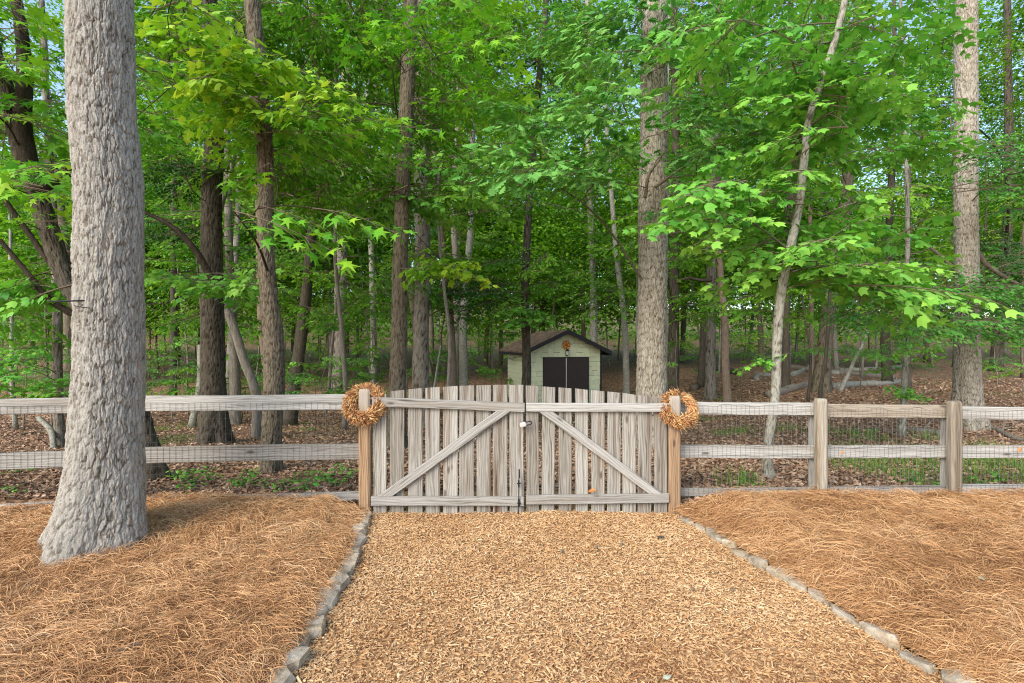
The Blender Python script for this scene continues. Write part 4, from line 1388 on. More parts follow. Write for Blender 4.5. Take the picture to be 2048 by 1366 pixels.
t10 = Tree('poplar_tree', 'straight grey tree right of the large oak, moss at its foot', grounded([(1421, 798, 25), (1421, 740, 21), (1422, 620, 20), (1423, 480, 19), (1424, 340, 18), (1424, 150, 16), (1422, -60, 13)]), 'bark_grey', 32, 130)
mapl = Tree('maple_tree', 'slender pale crooked maple leaning right behind the fence, roots at the wire',
            grounded([(1541, 957, 27), (1534, 925, 20), (1540, 870, 20), (1551, 790, 19), (1552, 720, 20), (1558, 640, 20), (1569, 560, 20), (1584, 480, 19), (1599, 400, 18), (1608, 320, 17), (1618, 240, 15), (1648, 150, 15), (1676, 60, 14), (1694, -20, 13), (1712, -170, 11)]),
            'bark_pale', 36, 200, 'large trunks in front', flare=0.5)
t12 = Tree('oak_tree', 'brown tree with a broad foot among the fallen logs', grounded([(1641, 783, 40), (1647, 720, 33), (1655, 640, 30), (1664, 560, 29), (1684, 450, 27), (1698, 330, 24), (1706, 200, 22), (1714, 60, 19), (1720, -80, 15)]), 'bark_brown', 40, 140, flare=0.4)
t12b = Tree('pine_tree', 'thin reddish trunk left of the brown tree among the logs', grounded([(1624, 765, 11), (1623, 680, 10), (1622, 560, 9), (1620, 440, 8), (1618, 300, 7), (1616, 120, 6)]), 'bark_reddish', 14, 70)
t13 = Tree('maple_sapling', 'thin pale sapling in the second bay of the right fence', grounded([(1804, 872, 19), (1806, 830, 14), (1810, 760, 13), (1812, 680, 12), (1814, 560, 11), (1815, 440, 10), (1812, 300, 9), (1806, 120, 7), (1800, -60, 5)]), 'bark_pale', 30, 110, flare=0.4)
bigr = Tree('oak_tree', 'large straight grey trunk near the right edge, behind the fence',
            grounded([(1934, 856, 66), (1934, 800, 60), (1934, 700, 55), (1933, 500, 51), (1932, 300, 50), (1932, 100, 50), (1932, -60, 48), (1932, -220, 44)]), 'bark_tan', 110, 420, 'large trunks in front', flare=0.6)
t15 = Tree('oak_tree', 'dark leaning tree at the far right beside the large grey trunk', grounded([(1992, 742, 30), (1996, 680, 26), (2008, 560, 23), (2016, 440, 21), (2018, 300, 20), (2016, 150, 18), (2014, -40, 15)]), 'bark_dark', 32, 120)
t1b = Tree('maple_tree', 'thin pale trunk left of the big shaggy tree, behind the fence', grounded([(122, 893, 26), (117, 830, 21), (116, 720, 20), (114, 600, 19), (108, 480, 18), (100, 340, 16), (92, 180, 14), (84, 0, 12)]), 'bark_grey', 30, 120)
t2b = Tree('leaning_sapling', 'grey crooked sapling leaning over the foot of the thick dark tree', grounded([(512, 786, 20), (488, 720, 19), (462, 640, 18), (424, 572, 17), (408, 540, 15), (424, 470, 14), (446, 400, 12), (462, 340, 10), (480, 240, 7)], 10.2), 'bark_grey', 24, 110, flare=0.2)
t16 = Tree('oak_tree', 'dark slim trunk behind the crown of the crooked maple', grounded([(1572, 745, 17), (1573, 600, 15), (1576, 440, 14), (1578, 300, 13), (1580, 120, 11), (1582, -40, 9)], 18.0), 'bark_dark', 20, 80)
t17 = Tree('maple_tree', 'dark slender trunk between the sapling and the large right trunk', grounded([(1816, 742, 13), (1816, 600, 12), (1815, 440, 11), (1816, 330, 10), (1790, 200, 9), (1770, 60, 7)], 17.5), 'bark_dark', 20, 80)
t18 = Tree('poplar_tree', 'pale trunk left of the shed in the middle distance', grounded([(748, 770, 14), (746, 620, 12), (742, 480, 11), (738, 330, 10), (734, 120, 8)], 19.0), 'bark_pale', 18, 80)
t19 = Tree('poplar_tree', 'thin pale trunk between the shed and the large oak', grounded([(1253, 772, 14), (1248, 640, 12), (1232, 500, 10), (1222, 380, 9), (1210, 200, 7)], 21.0), 'bark_pale', 18, 80)
t20 = Tree('maple_tree', 'grey trunk seen between the hickory and the thick dark tree', grounded([(470, 790, 24), (468, 700, 20), (462, 600, 18), (458, 480, 17), (455, 340, 15), (450, 150, 12), (446, 0, 9)], 14.0), 'bark_grey', 24, 100)
MAIN = list(TREES)

# big fork of the leaning tree, and crooked side limbs seen in the photo
def limb_px(tree, rows, d, r0, r1):
    tree.limbs.append((spline([P(a, b, d if len(c) == 0 else c[0]) for a, b, *c in rows], 12), r0, r1))
limb_px(lean, [(70, 380), (110, 365), (160, 330), (210, 300)], 5.9, 0.07, 0.05)
limb_px(lean, [(60, 340), (45, 250), (50, 150), (40, 40), (20, -60)], 5.9, 0.10, 0.05)
limb_px(lean, [(160, 600), (110, 540), (60, 470), (10, 400), (-40, 330)], 5.9, 0.04, 0.025)
limb_px(lean, [(170, 640), (100, 600), (50, 540), (0, 480)], 6.1, 0.045, 0.025)
limb_px(dark2, [(424, 560), (390, 500), (340, 450), (290, 425)], 8.8, 0.07, 0.03)
limb_px(t10, [(1424, 560), (1400, 560), (1375, 556), (1352, 566)], 16.5, 0.06, 0.04)
limb_px(bigr, [(1932, 560), (1890, 520), (1850, 480), (1845, 450)], 10.4, 0.05, 0.02)
limb_px(bigr, [(1935, 480), (1975, 530), (2020, 560), (2060, 580)], 10.3, 0.06, 0.03)
limb_px(mapl, [(1602, 400), (1625, 395), (1650, 385), (1655, 420), (1675, 450)], 6.9, 0.022, 0.01)
limb_px(mapl, [(1590, 440), (1592, 330), (1605, 260), (1640, 160), (1646, 20)], 6.6, 0.022, 0.012)
limb_px(oak, [(1290, 395), (1300, 345), (1318, 320), (1330, 300)], 8.1, 0.03, 0.015)
limb_px(oak, [(1310, 375), (1350, 345), (1378, 325), (1400, 300)], 8.1, 0.025, 0.012)
# ------------------------------------------------------------------ foliage near the camera, by tree
def fill(tree, kind, x0, x1, y0, y1, d0, d1, n, s0=0.8, s1=1.2, hero=0, **kw):
    n = int(n * 1.45) if n > 1 else n
    for i in range(n):
        px = x0 + (x1 - x0) * (i + random.uniform(0.0, 1.0)) / n
        py = random.uniform(y0, y1)
        tree.spray(kind, P(px, py, random.uniform(d0, d1)), random.uniform(s0, s1), hero=i < hero, **kw)
fill(lean, 'gum', -60, 140, 20, 330, 5.0, 6.8, 16)
fill(lean, 'gum', -60, 130, 340, 470, 5.4, 6.8, 5)
fill(lean, 'maple', -60, 140, 545, 600, 5.6, 6.6, 5)
fill(lean, 'yell', 290, 480, 20, 120, 5.2, 6.4, 7)
fill(lean, 'gum', 280, 430, 110, 260, 5.6, 7.0, 7)
fill(gumr, 'yell', 400, 640, 120, 230, 5.4, 6.6, 9, hero=1)
fill(gumr, 'gum', 470, 720, 190, 290, 5.4, 6.8, 10, hero=1)
fill(gumr, 'gum', 640, 800, 200, 290, 6.2, 7.4, 6)
gumr.spray('gumbig', P(575, 445, 4.4), 1.15, yaw=0.2, pitch=0.18, hero=True, roll=0.35)
gumr.spray('gumbig', P(610, 430, 4.7), 1.0, yaw=0.5, pitch=0.1, hero=True, roll=0.3)
gumr.spray('gumbig', P(715, 425, 4.9), 1.1, yaw=0.2, pitch=0.05, hero=True, roll=0.3)
gumr.spray('gumbig', P(500, 340, 4.7), 0.7, yaw=2.7, pitch=0.1, hero=True)
fill(dark2, 'maple', 330, 520, 535, 580, 7.0, 8.2, 6)
fill(dark2, 'mid', 290, 520, 0, 300, 8.0, 10.0, 10)
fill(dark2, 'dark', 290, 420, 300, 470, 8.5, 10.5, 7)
fill(gumr, 'mid', 430, 760, -20, 330, 7.5, 9.5, 16)
fill(gumr, 'mid', 520, 760, 300, 420, 8.0, 10.0, 8)
fill(t5, 'gum', 740, 1010, -20, 110, 6.8, 8.4, 14)
fill(t5, 'gum', 880, 1010, 100, 200, 7.0, 8.6, 6)
fill(t5, 'mid', 680, 960, 120, 420, 9.0, 11.0, 15)
fill(t5, 'maple', 800, 980, 290, 420, 8.0, 9.6, 8)
fill(t5, 'yell', 830, 930, 520, 570, 8.0, 8.8, 4)
fill(t6, 'mid', 780, 1040, 0, 420, 12.0, 15.0, 14)
fill(oak, 'oak', 990, 1250, 190, 370, 6.6, 8.0, 17, hero=2)
fill(oak, 'oak', 1320, 1490, 200, 320, 7.0, 8.2, 8, hero=1)
fill(oak, 'oak', 1120, 1300, 20, 130, 7.6, 9.0, 10)
fill(oak, 'oak', 1300, 1440, 20, 130, 7.6, 9.0, 7)
fill(oak, 'oak', 1280, 1350, 400, 470, 8.0, 8.3, 1, 0.5, 0.6)
fill(mapl, 'maple', 1370, 1560, 355, 470, 5.6, 7.0, 8, hero=1)
fill(mapl, 'maple', 1540, 1720, 430, 560, 5.4, 6.8, 8, hero=1)
fill(mapl, 'maple', 1660, 1860, 430, 580, 5.6, 6.8, 7)
fill(mapl, 'maple', 1700, 1840, 520, 640, 6.0, 7.0, 4)
fill(mapl, 'maple', 1490, 1680, 590, 660, 6.0, 7.0, 2, 0.5, 0.7)
mapl.spray('maple', P(1535, 712, 6.1), 0.62, yaw=3.3, pitch=0.1, hero=True, roll=0.25)
fill(mapl, 'maple', 1380, 1700, -40, 160, 6.0, 8.0, 17)
fill(mapl, 'maple', 1400, 1800, 150, 330, 6.2, 8.4, 18)
fill(mapl, 'maple', 1680, 1900, 0, 160, 6.4, 8.4, 6)
fill(mapl, 'maple', 1720, 1900, 180, 320, 7.0, 8.6, 5)
fill(mapl, 'maple', 1560, 1700, 40, 400, 5.8, 6.6, 10)
fill(mapl, 'maple', 1500, 1640, 400, 560, 5.8, 6.5, 4)
fill(t13, 'fine', 1720, 1980, 560, 650, 8.0, 9.6, 9)
fill(t13, 'fine', 1740, 1900, 640, 700, 8.4, 9.6, 4, 0.5, 0.8)
fill(t13, 'maple', 1760, 1840, 690, 790, 8.6, 9.2, 4, 0.5, 0.7)
fill(bigr, 'fine', 1970, 2140, 270, 420, 8.6, 10.6, 9)
fill(bigr, 'fine', 1900, 2120, 560, 690, 9.0, 10.4, 9)
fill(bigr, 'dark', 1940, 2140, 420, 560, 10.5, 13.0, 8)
fill(t7, 'mid', 940, 1180, -20, 420, 13.5, 17.0, 20)
fill(t7, 'mid', 950, 1140, 470, 610, 13.8, 16.0, 10, 0.7, 1.0)
fill(t7, 'dark', 870, 1010, 550, 620, 14.0, 16.0, 7, 1.0, 1.4)
fill(t7, 'maple', 995, 1092, 610, 668, 14.5, 15.5, 8, 0.9, 1.2)
fill(t10, 'mid', 1330, 1520, 100, 420, 14.5, 18.0, 12)
fill(t12, 'mid', 1560, 1800, 100, 420, 14.0, 18.0, 12)
fill(t12, 'mid', 1560, 1780, 420, 640, 14.0, 18.0, 6)
fill(t15, 'mid', 1940, 2120, 60, 300, 14.0, 18.0, 6)
fill(t15, 'dark', 1960, 2100, 480, 640, 15.0, 18.0, 8, 1.0, 1.5)
fill(t4, 'mid', 590, 780, 60, 420, 13.0, 17.0, 12)
fill(t1b, 'maple', -40, 130, 640, 800, 7.6, 8.8, 8, 0.6, 0.9)
fill(t1b, 'mid', -60, 130, 200, 620, 8.0, 10.0, 10)
fill(t20, 'mid', 300, 520, 420, 660, 12.0, 15.0, 10)
fill(t20, 'mid', 300, 500, 60, 420, 12.0, 15.0, 10)
fill(t18, 'mid', 640, 830, 540, 680, 15.0, 20.0, 7, 0.8, 1.2)
fill(dark2, 'mid', 280, 520, -60, 120, 8.5, 11.0, 8)
fill(gumr, 'mid', 480, 760, -60, 100, 8.5, 11.0, 8)
fill(t5, 'mid', 700, 960, -60, 120, 9.5, 12.0, 10)
fill(t7, 'mid', 900, 1180, -60, 160, 13.0, 17.0, 14, 1.0, 1.4)
fill(t6, 'mid', 760, 1000, -60, 160, 12.0, 16.0, 10, 1.0, 1.4)
fill(t10, 'mid', 1320, 1560, -60, 160, 13.0, 17.0, 12, 1.0, 1.4)
fill(t12, 'mid', 1560, 1760, -60, 160, 13.0, 17.0, 8, 1.0, 1.4)
fill(t20, 'mid', 290, 560, 430, 680, 11.0, 15.0, 8, 0.7, 1.1)
fill(t4, 'mid', 570, 780, 430, 680, 12.5, 16.0, 12, 0.7, 1.1)
fill(t6, 'mid', 830, 1000, 430, 640, 12.5, 16.0, 8, 0.8, 1.1)
fill(t9b, 'mid', 1340, 1440, 430, 660, 14.0, 18.0, 6, 0.8, 1.1)
for t, (a, b) in ((t8, (1120, 1240)), (t9b, (1320, 1420)), (t16, (1500, 1620)), (t17, (1760, 1900)), (t19, (1180, 1290))):
    d = t.path[0, 1]
    fill(t, 'mid', a, b, 60, 620, d - 1.5, d + 1.5, 9, 1.0, 1.4)

# ------------------------------------------------------------------ the deeper wood: slim trees, each its own object
def words_of(n):
    ones = 'zeroth first second third fourth fifth sixth seventh eighth ninth tenth eleventh twelfth thirteenth fourteenth fifteenth sixteenth seventeenth eighteenth nineteenth'.split()
    tens = {2: 'twenty', 3: 'thirty', 4: 'forty', 5: 'fifty', 6: 'sixty', 7: 'seventy', 8: 'eighty', 9: 'ninety'}
    if n < 20:
        return ones[n]
    if n >= 100:
        return 'hundredth' if n == 100 else 'hundred and ' + words_of(n - 100)
    t, o = divmod(n, 10)
    return (tens[t][:-1] + 'ieth') if o == 0 else tens[t] + '-' + ones[o]

spots = []
tries = 0
taken = [(t.path[0, 0], t.path[0, 1]) for t in MAIN]
while len(spots) < 150 and tries < 12000:
    tries += 1
    d = 11.0 + 36.0 * random.random() ** 1.05
    px = random.uniform(-60, 2108)
    x = (px - 1024) / F * d
    if 0.0 < x < 4.4 and 17.5 < d < 25:           # the shed
        continue
    if 975 < px < 1255 and d < 24:              # view to the shed
        continue
    if d < 14 and random.random() < 0.6:
        continue
    if any((x - a) ** 2 + (d - b) ** 2 < (1.1 + 0.02 * d) ** 2 for a, b in taken):
        continue
    taken.append((x, d)); spots.append((px, x, d))
spots.sort()
tones = {'bark_grey': 'grey', 'bark_brown': 'brown', 'bark_dark': 'dark', 'bark_pale': 'pale', 'bark_reddish': 'reddish'}
count = {}
for px, x, d in spots:
    bark = random.choice(['bark_grey', 'bark_grey', 'bark_pale', 'bark_brown', 'bark_dark', 'bark_reddish', 'bark_brown'])
    thin = random.random() < 0.68
    r0 = random.uniform(0.035, 0.075) if thin else random.uniform(0.11, 0.19)
    size = 'thin' if thin else 'slim'
    key = (size, bark)
    count[key] = count.get(key, 0) + 1
    z0 = float(G(x, d)) - 0.06
    H = (random.uniform(5, 9) if thin else random.uniform(12, 17)) + 0.12 * d
    H = min(H, CAMZ + 0.75 * d)
    lx, ly = random.gauss(0, 0.05) * H, random.gauss(0, 0.04) * H
    if thin and random.random() < 0.25:
        lx *= 2.5
    ctrl = [[x, d, z0, r0]] + [[x + lx * f ** 1.4 + random.gauss(0, 0.02 * H * 0.3), d + ly * f, z0 + H * f, r0 * (1 - 0.75 * f)] for f in (0.2, 0.45, 0.7, 1.0)]
    t = Tree('slim_tree', f'{size} {tones[bark]} tree deep in the wood, {words_of(count[key])} such from the left', ctrl, bark, 8 if thin else 12, 26 if thin else 40, 'slim trees deep in the wood', wob=0.05, flare=0.25)
    n = random.randint(5, 7) if thin else random.randint(9, 12)
    if d >= 24:
        n += 3
    for k in range(n):
        f = random.uniform(0.36 if thin else 0.36, 1.0)
        p = t.at(z0 + H * f)
        rad = random.uniform(0.3, 1.6) * (1.2 - 0.5 * f)
        a = random.uniform(0, 6.283)
        q = np.array([p[0] + rad * math.cos(a), p[1] + rad * math.sin(a), p[2] + random.uniform(-0.2, 0.5)])
        if d < 24:
            t.spray(random.choice(['mid', 'mid', 'mid', 'fine']), q, random.uniform(0.8, 1.35))
        else:
            t.limb_to(q, 0.01)
            link('foliage', random.choice(CLUMP['a' if random.random() < 0.5 else 'b']), t.root, q - np.array(t.root.location), (0, 0, random.uniform(0, 6.28)), random.uniform(0.8, 1.4))

# understory saplings
us = []
for (x0, x1, d0, d1, n) in ((-40, 780, 11, 21, 40), (850, 1010, 16, 24, 8), (1340, 2080, 13, 26, 16)):
    for i in range(n):
        d = random.uniform(d0, d1); px = x0 + (x1 - x0) * (i + random.random()) / n
        us.append((px, d))
us.sort()
for i, (px, d) in enumerate(us):
    x = (px - 1024) / F * d
    z0 = float(G(x, d)) - 0.03
    H = random.uniform(1.6, 3.4)
    ctrl = [[x, d, z0, 0.016]] + [[x + random.gauss(0, 0.12) * f, d + random.gauss(0, .1) * f, z0 + H * f, 0.016 * (1 - 0.7 * f)] for f in (0.3, 0.65, 1.0)]
    t = Tree('understory_sapling', f'small leafy understory sapling on the forest floor, {words_of(i + 1)} from the left', ctrl, random.choice(['bark_grey', 'bark_brown']), 6, 14, 'understory saplings', wob=0.03, flare=0.1)
    for k in range(random.randint(4, 6)):
        f = random.uniform(0.3, 1.0)
        p = t.at(z0 + H * f); a = random.uniform(0, 6.283)
        t.spray(random.choice(['fine', 'mid', 'fine', 'maple']), p[:3] + np.array([0.5 * math.cos(a), 0.5 * math.sin(a), 0.1]), random.uniform(0.45, 0.8))

for t in TREES:
    t.build()

# ------------------------------------------------------------------ the far wood, one mass
def far_wood():
    n0 = 1000000
    d = rng.uniform(28, 84, n0)
    x = rng.uniform(-1.15, 1.15, n0) * d
    g0 = G(x, d)
    z = g0 + 0.1 + rng.uniform(0, 1, n0) ** 1.5 * (0.80 * d + 3)
    c = fbm(x * 0.16, d * 0.16, z * 0.24, 61, 3)
    c2 = vn(x * 0.7, d * 0.7, z * 0.95, 66)
    u = x / d * F + 1024; v = 683 - (z - CAMZ) / d * F
    gap = 0.015 * sm(0, 1, (z / d - 0.38) / 0.25) + 0.12 * sm(0.60, 0.75, x / d) * sm(0.28, 0.42, z / d)
    k = (c * 0.62 + c2 * 0.38) > (0.45 + gap)
    k &= ~((z - g0 < 2.6) & (d < 62) & (rng.uniform(0, 1, n0) < 0.8))
    x, d, z = x[k], d[k], z[k]
    n = min(len(x), 170000)
    idx = rng.permutation(len(x))[:n]
    O = np.stack([x, d, z], -1)[idx]
    m = 45000                                     # thicket closing the view on the far slope
    d2 = rng.uniform(70, 92, m); x2 = rng.uniform(-1.15, 1.15, m) * d2
    O = np.concatenate([O, np.stack([x2, d2, G(x2, d2) + rng.uniform(0, 1, m) ** 1.3 * 17], -1)])
    n += m
    D_ = np.column_stack([rng.normal(0, 1, (n, 2)), rng.normal(-0.3, 0.4, n)])
    N = np.column_stack([rng.normal(0, 0.6, (n, 2)), np.ones(n)])
    S = rng.uniform(0.22, 0.5, n) * (0.55 + 0.45 * O[:, 1] / 50)
    T = np.clip(0.5 + 0.2 * rng.normal(0, 1, n) + 0.5 * (vn(O[:, 0] * .15, O[:, 1] * .15, O[:, 2] * .15, 71) - 0.5), 0, 1)
    V, Q, kk = leaves_geo('diamond', O, D_, N, S)
    me = make_mesh('far_wood', V, [Q], [M['leaf_far']], False, {'tint': np.repeat(T, kk)})
    tag(link('far_wood_foliage', me), 'green leaf mass of the far wood behind the trunks', 'woods', kind='stuff')
far_wood()

# ------------------------------------------------------------------ fallen logs and branches
def log(label, rows, r0, r1, bark, name='fallen_log', cat='log', lift=0.5):
    pts = []
    for i, (px, py) in enumerate(rows):
        d = place(px, py)
        p = P(px, py, d)
        r_ = r0 + (r1 - r0) * i / (len(rows) - 1)
        p[2] = float(G(p[0], p[1])) + r_ * lift + 0.01
        pts.append(p)
    if cat == 'log':
        r0, r1 = r0 * 1.25, r1 * 1.25
    pts = np.array(pts)
    base = pts[0].copy()
    root = thing(name, label, cat, base, 'fallen timber on the forest floor')
    n = 26
    path = spline(pts - base, n)
    path[:, 0] += (vn(np.linspace(0, 6, n), pts[0][0]) - .5) * 0.06
    rr = np.linspace(r0, r1, n)
    V, Fs = tube(path, rr, 12, True, lambda TH_, S_, R_: R_ * 0.35 * (vn(TH_ * 1.2, S_ * 4, pts[0][1]) - 0.5))
    mb = MB(); mb.add(V, Fs, 0.4 + 0.5 * vn(V[:, 0] * 9, V[:, 1] * 9, V[:, 2] * 9))
    link('stem', mb.mesh('stem', [M[bark]], True), root)
    for k in range(2):
        i = random.randrange(5, n - 4)
        a = path[i]
        e = a + np.array([random.gauss(0, .25), random.gauss(0, .25), random.uniform(0.05, 0.3)])
        mb = MB(); mb.add(*tube(spline([a, (a + e) / 2 + rng.normal(0, .04, 3), e], 6), np.linspace(rr[i] * .4, rr[i] * .15, 6), 6), 0.5)
        link('broken_branch', mb.mesh('broken_branch', [M[bark]], True), root)
log('long weathered log lying right of the brown tree foot', [(1668, 778), (1720, 772), (1770, 770), (1800, 765)], 0.12, 0.07, 'bark_pale')
log('thick fallen log angled left of the brown tree foot', [(1538, 795), (1580, 783), (1632, 770)], 0.13, 0.10, 'bark_grey')
log('long grey log at the back of the log pile', [(1580, 738), (1640, 745), (1700, 750), (1790, 758)], 0.14, 0.08, 'bark_grey')
log('upper log of the pile leading away right', [(1640, 730), (1700, 742), (1745, 740), (1785, 720)], 0.10, 0.06, 'bark_pale')
log('short curved pale log in front of the pile', [(1512, 762), (1530, 752), (1560, 752)], 0.09, 0.06, 'bark_pale')
log('dark rotten log beside the straight grey tree', [(1432, 740), (1455, 745), (1478, 750)], 0.16, 0.12, 'bark_dark')
log('pale fallen log between the sapling and the fence post', [(1820, 862), (1850, 866), (1884, 872)], 0.045, 0.06, 'bark_grey')
log('forked grey stick left of the sapling foot', [(1740, 858), (1770, 866), (1800, 872)], 0.015, 0.02, 'bark_grey', 'fallen_branch', 'branch')
log('long pale root like branch right of the large right trunk', [(1965, 850), (1990, 862), (2030, 880), (2070, 890)], 0.06, 0.03, 'bark_grey', 'fallen_branch', 'branch')
log('pale fallen branch lying left of the shed', [(872, 750), (920, 742), (985, 735)], 0.10, 0.06, 'bark_pale', 'fallen_branch', 'branch')
log('pale log crossing the middle of the log pile', [(1585, 752), (1625, 742), (1665, 748), (1710, 738)], 0.11, 0.07, 'bark_pale')
log('mossy short log left of the straight grey tree', [(1385, 782), (1400, 775), (1415, 772)], 0.13, 0.10, 'bark_brown')
log('brown broken branch behind the fence at the left edge', [(40, 872), (70, 868), (110, 880)], 0.03, 0.02, 'bark_brown', 'fallen_branch', 'branch')
# leaning dead poles
def pole(label, a, b, d, r0, r1, bark):
    A = P(a[0], a[1], d); A[2] = float(G(A[0], A[1])) - 0.03
    B = P(b[0], b[1], d + 0.6)
    root = thing('dead_pole', label, 'dead branch', A, 'leaning dead poles')
    n = 16
    path = spline([A - A, (B - A) * 0.5 + rng.normal(0, .05, 3), B - A], n)
    mb = MB(); mb.add(*tube(path, np.linspace(r0, r1, n), 8, True, lambda T_, S_, R_: R_ * .3 * (vn(T_, S_ * 5) - .5)), 0.6)
    link('stem', mb.mesh('stem', [M[bark]], True), root)
pole('pale dead pole leaning right from the logs', (1680, 770), (1738, 660), 16.5, 0.07, 0.04, 'bark_pale')
pole('pale dead pole leaning left behind the left fence', (108, 892), (78, 836), 8.4, 0.045, 0.04, 'bark_pale')
pole('pale dead pole leaning right of the thick dark tree', (382, 795), (400, 690), 13.0, 0.09, 0.06, 'bark_pale')
pole('thin pale crooked stem right of the pale gate tree', (858, 760), (882, 690), 15.0, 0.05, 0.03, 'bark_pale')

# ------------------------------------------------------------------ low plants behind the fence
def blades(n, sampler, h0, h1, name, label):
    x, y = sampler(n)
    n = len(x)
    h = rng.uniform(h0, h1, n)
    th = rng.uniform(0, 6.283, n); ln = rng.uniform(0.1, 0.75, n) * h
    w = rng.uniform(0.002, 0.005, n)
    z = G(x, y)
    B = np.stack([x, y, z], -1)
    dr_ = np.stack([np.cos(th), np.sin(th), 0 * th], -1); sd_ = np.stack([-np.sin(th), np.cos(th), 0 * th], -1)
    pts = [B - sd_ * w[:, None], B + sd_ * w[:, None]]
    m = B + dr_ * (ln * 0.3)[:, None] + np.array([0, 0, 1.0]) * (h * 0.6)[:, None]
    pts += [m + sd_ * w[:, None] * .8, m - sd_ * w[:, None] * .8, B + dr_ * ln[:, None] + np.array([0, 0, 1.0]) * h[:, None]]
    V = np.stack(pts, 1).reshape(-1, 3)
    i = np.arange(n)[:, None] * 5
    me = make_mesh(name, V, [i + np.array([[0, 1, 2, 3]]), i + np.array([[3, 2, 4]])], [M['blade']], False, {'tint': np.repeat(rng.uniform(0, 1, n), 5)})
    tag(link(name, me), label, 'grass', kind='stuff')
def gs(cent, spread, yl0):
    def f(n):
        c = np.array(cent)
        k = rng.integers(0, len(c), n)
        x = c[k, 0] + rng.normal(0, 1, n) * spread * rng.uniform(0.4, 1.2, n)
        y = c[k, 1] + rng.normal(0, 1, n) * spread
        q = y > yl0
        return x[q], y[q]
    return f
cents = []
for px, py in ((1470, 968), (1690, 935), (1700, 900), (1730, 930), (1760, 945), (1790, 930), (1810, 960), (1850, 930), (1860, 880), (1880, 950), (1950, 930), (1970, 950), (1990, 925), (2010, 935), (2040, 940), (2030, 960), (1930, 965), (1570, 860), (1450, 870), (1480, 865), (1830, 905), (1975, 900), (1740, 880), (1700, 870)):
    d = place(px, py); cents.append((P(px, py, d)[0], d))
blades(2600, gs(cents, 0.2, 5.40), 0.04, 0.22, 'grass', 'tufts of green grass growing behind the right fence')
cents = []
for px, py in ((620, 862), (340, 860), (355, 880), (470, 835), (590, 850), (390, 850), (330, 890), (1440, 800), (1640, 860), (1410, 840)):
    d = place(px, py); cents.append((P(px, py, d)[0], d))
blades(1400, gs(cents, 0.3, 5.5), 0.04, 0.14, 'grass', 'low grass and moss patches deeper behind the fence')

weed_px = [(556, 985), (572, 972), (600, 968), (628, 975), (640, 960), (652, 968), (668, 955), (688, 945), (700, 962), (530, 978), (610, 985), (676, 975), (366, 968), (392, 972), (418, 965), (372, 985), (352, 962), (470, 975),
           (486, 980), (500, 965), (32, 1002), (36, 950), (1500, 970), (1745, 870), (1870, 978), (1960, 972), (2000, 968), (1830, 972)]
weed_px.sort()
weeds = {}
for v in range(4):
    r = np.random.default_rng(400 + v)
    n = 16
    a = r.uniform(0, 6.283, n); q = r.uniform(0.01, 0.09, n); h = r.uniform(0.03, 0.14, n)
    O = np.stack([q * np.cos(a), q * np.sin(a), h], -1)
    D_ = np.stack([np.cos(a), np.sin(a), r.normal(-.1, .25, n)], -1)
    V, Q, k = leaves_geo('oval', O, D_, np.column_stack([r.normal(0, .3, (n, 2)), np.ones(n)]), r.uniform(0.035, 0.075, n))
    lm = make_mesh('weed_foliage', V, [Q], [M['leaf_maple']], False, {'tint': np.repeat(r.uniform(0.3, 1, n), k)})
    mb = MB()
    for o in O:
        mb.add(*tube([(0, 0, 0), o * np.array([.4, .4, .7]), o], [.002, .0015, .001], 3, cap=False), 0.5)
    weeds[v] = (lm, mb.mesh('weed_stem', [M['leaf_fine']]))
for i, (px, py) in enumerate(weed_px):
    d = max(place(px, py), 5.33)
    p = P(px, py, d); p[2] = float(G(p[0], p[1]))
    root = thing('weed_plant', f'small bright green weed in the leaf litter behind the fence, {words_of(i + 1)} from the left', 'weed', p, 'weeds behind the fence', random.uniform(0, 6.28))
    s_ = random.uniform(0.7, 1.3)
    root.scale = (s_,) * 3
    link('foliage', weeds[i % 4][0], root); link('stem', weeds[i % 4][1], root)

# ------------------------------------------------------------------ small things on the ground
def twig_thing(label, px, py, zf, ln, r, yaw, bark, name='dry_stick', cat='stick'):
    d = 1.70 * F / (py - 683.0)
    x = (px - 1024) / F * d
    z = float(zf(x, d)) + 0.03
    root = thing(name, label, cat, (x, d, z), 'sticks in the pine straw', yaw)
    n = 10
    t = np.linspace(-.5, .5, n)
    mb = MB(); mb.add(*tube(np.stack([t * ln, 0.04 * ln * np.sin(t * 6), 0.05 * ln * np.cos(t * 5)], -1), np.linspace(r, r * .6, n), 7, True, lambda T_, S_, R_: R_ * .3 * (vn(T_, S_ * 60) - .5)), 0.7)
    link('stem', mb.mesh('stem', [M[bark]], True), root)
twig_thing('short grey stick in the pine straw, near the bottom left', 264, 1318, zbedl, 0.10, 0.008, 0.7, 'bark_grey')
twig_thing('pale wood sliver in the straw by the left fence board', 66, 1038, zbedl, 0.14, 0.009, 0.2, 'bark_oak')
twig_thing('small pale chip of bark in the straw below the big tree', 228, 1175, zbedl, 0.06, 0.009, -0.5, 'bark_oak')
twig_thing('thin upright grey twig in the straw left of the stones', 540, 1185, zbedl, 0.13, 0.006, 1.4, 'bark_grey')
twig_thing('dark bark piece on the woodchips right of the gate middle', 1322, 1078, zpath, 0.06, 0.012, 0.1, 'bark_dark')

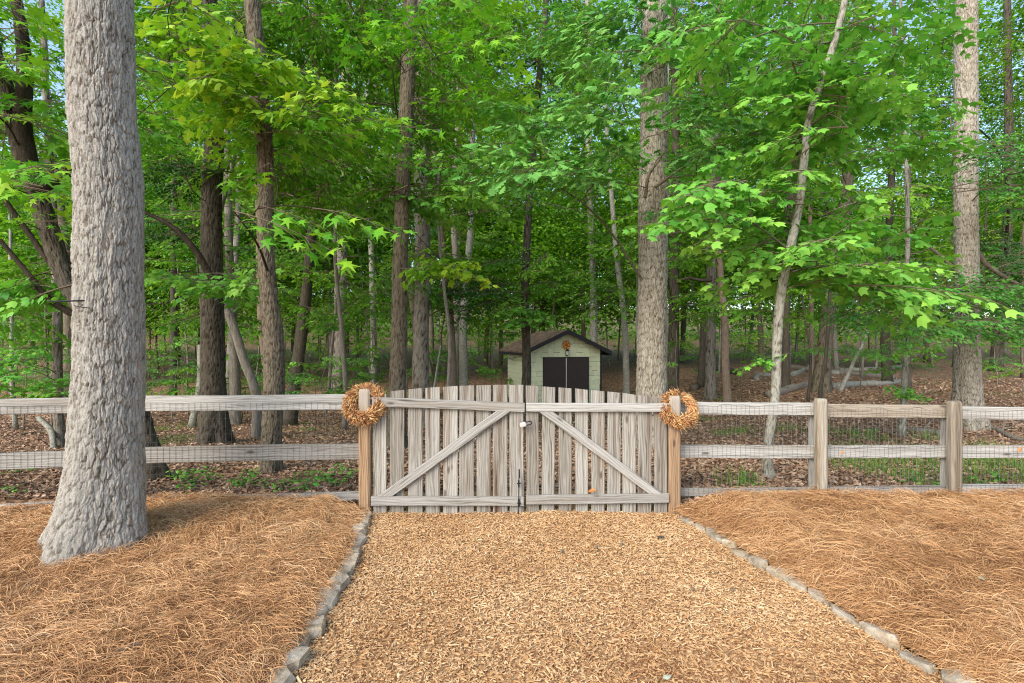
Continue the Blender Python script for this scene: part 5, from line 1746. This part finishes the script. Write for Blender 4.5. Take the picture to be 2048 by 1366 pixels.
def cone_thing(label, px, py):
    d = 1.715 * F / (py - 683.0); x = (px - 1024) / F * d
    root = thing('sweetgum_ball', label, 'seed ball', (x, d, float(zpath(x, d)) + 0.028), 'seed balls on the woodchips')
    bm = bmesh.new(); bmesh.ops.create_icosphere(bm, subdivisions=2, radius=0.010)
    vs = list(bm.verts)
    for i, v in enumerate(vs):
        if i % 2 == 0:
            v.co *= 1.45
    me = bpy.data.meshes.new('seed_ball'); bm.to_mesh(me); bm.free(); me.materials.append(M['twig'])
    link('spiny_ball', me, root)
for i, (px, py) in enumerate(((1193, 1102), (1385, 1183), (1243, 1096), (1124, 1112), (1465, 1183))):
    cone_thing(['dark seed ball on the woodchips below the right gate half', 'dark seed ball in the middle of the woodchips, right side', 'reddish dark seed ball near the gate on the woodchips',
                'small dark seed ball on the chips left of the others', 'dark seed ball on the chips nearest the right stones'][i], px, py)
def fallen_leaf(label, px, py, zf, mat, s):
    d = 1.68 * F / (py - 683.0); x = (px - 1024) / F * d
    V, Q, k = leaves_geo('oval', np.zeros((1, 3)), np.array([[1.0, .4, .05]]), np.array([[.1, -.25, 1.0]]), np.array([s]))
    V2 = V - np.array([0, 0, .0012])
    n = len(V)
    o = link('fallen_leaf', make_mesh('fallen_leaf', np.concatenate([V, V2]), [Q, Q[:, ::-1] + n], [mat], False, {'tint': np.full(2 * n, .6)}), None, (x, d, float(zf(x, d)) + 0.04))
    tag(o, label, 'leaf')
M['pale_leaf'] = mat_flat('pale_leaf_underside', (0.42, 0.45, 0.33), 0.7)
fallen_leaf('pale curled leaf on the pine straw at lower right', 1958, 1196, zbedr, M['pale_leaf'], 0.07)
fallen_leaf('pale green leaf at the bottom edge of the woodchips', 1326, 1358, zpath, M['pale_leaf'], 0.05)
fallen_leaf('pale leaf on the straw in front of the first right fence bay', 1540, 1064, zbedr, M['pale_leaf'], 0.06)
M['orange_leaf'] = mat_flat('orange_leaf', (0.55, 0.20, 0.05), 0.7)

def caught_leaf(label, px, py, d, sz, ang):
    V, Q, k = leaves_geo('oak', np.zeros((1, 3)), np.array([[math.cos(ang), 0.1, math.sin(ang)]]), np.array([[0.1, -1.0, 0.25]]), np.array([sz]))
    V2 = V + np.array([0, .0012, 0]); n = len(V)
    o = link('dry_leaf', make_mesh('dry_leaf', np.concatenate([V, V2]), [Q, Q[:, ::-1] + n], [M['orange_leaf']], False, {'tint': np.full(2 * n, .6)}), None, P(px, py, d))
    tag(o, label, 'leaf')
caught_leaf('orange dry leaf caught in the wire at the right edge, on the lower rail', 2036, 906, 5.23, 0.07, 0.9)
caught_leaf('small orange dry leaf on the lower rail beside the brown fence post', 1683, 911, 5.23, 0.05, 1.2)
caught_leaf('brown dry leaf resting on the bottom rail of the right gate half', 1176, 984, FY - 0.05, 0.075, 0.3)
# iron spikes driven into the big trunk
for lab, a, b, r_ in (('long black iron rod stuck in the big pale trunk', (98, 603), (178, 599), 0.006), ('thin short wire spike just below the iron rod in the big trunk', (148, 611), (181, 616), 0.003)):
    A, B = P(*a, 3.78), P(*b, 3.80)
    root = thing('iron_rod', lab, 'rod', B, 'rods in the trunk')
    mb = MB(); mb.add(*tube([A - B, (A - B) * 0.5 + np.array([0, 0, -.004]), np.array([0.0, 0.06, 0.0])], r_, 8))
    link('shaft', mb.mesh('shaft', [M['black']], True), root)
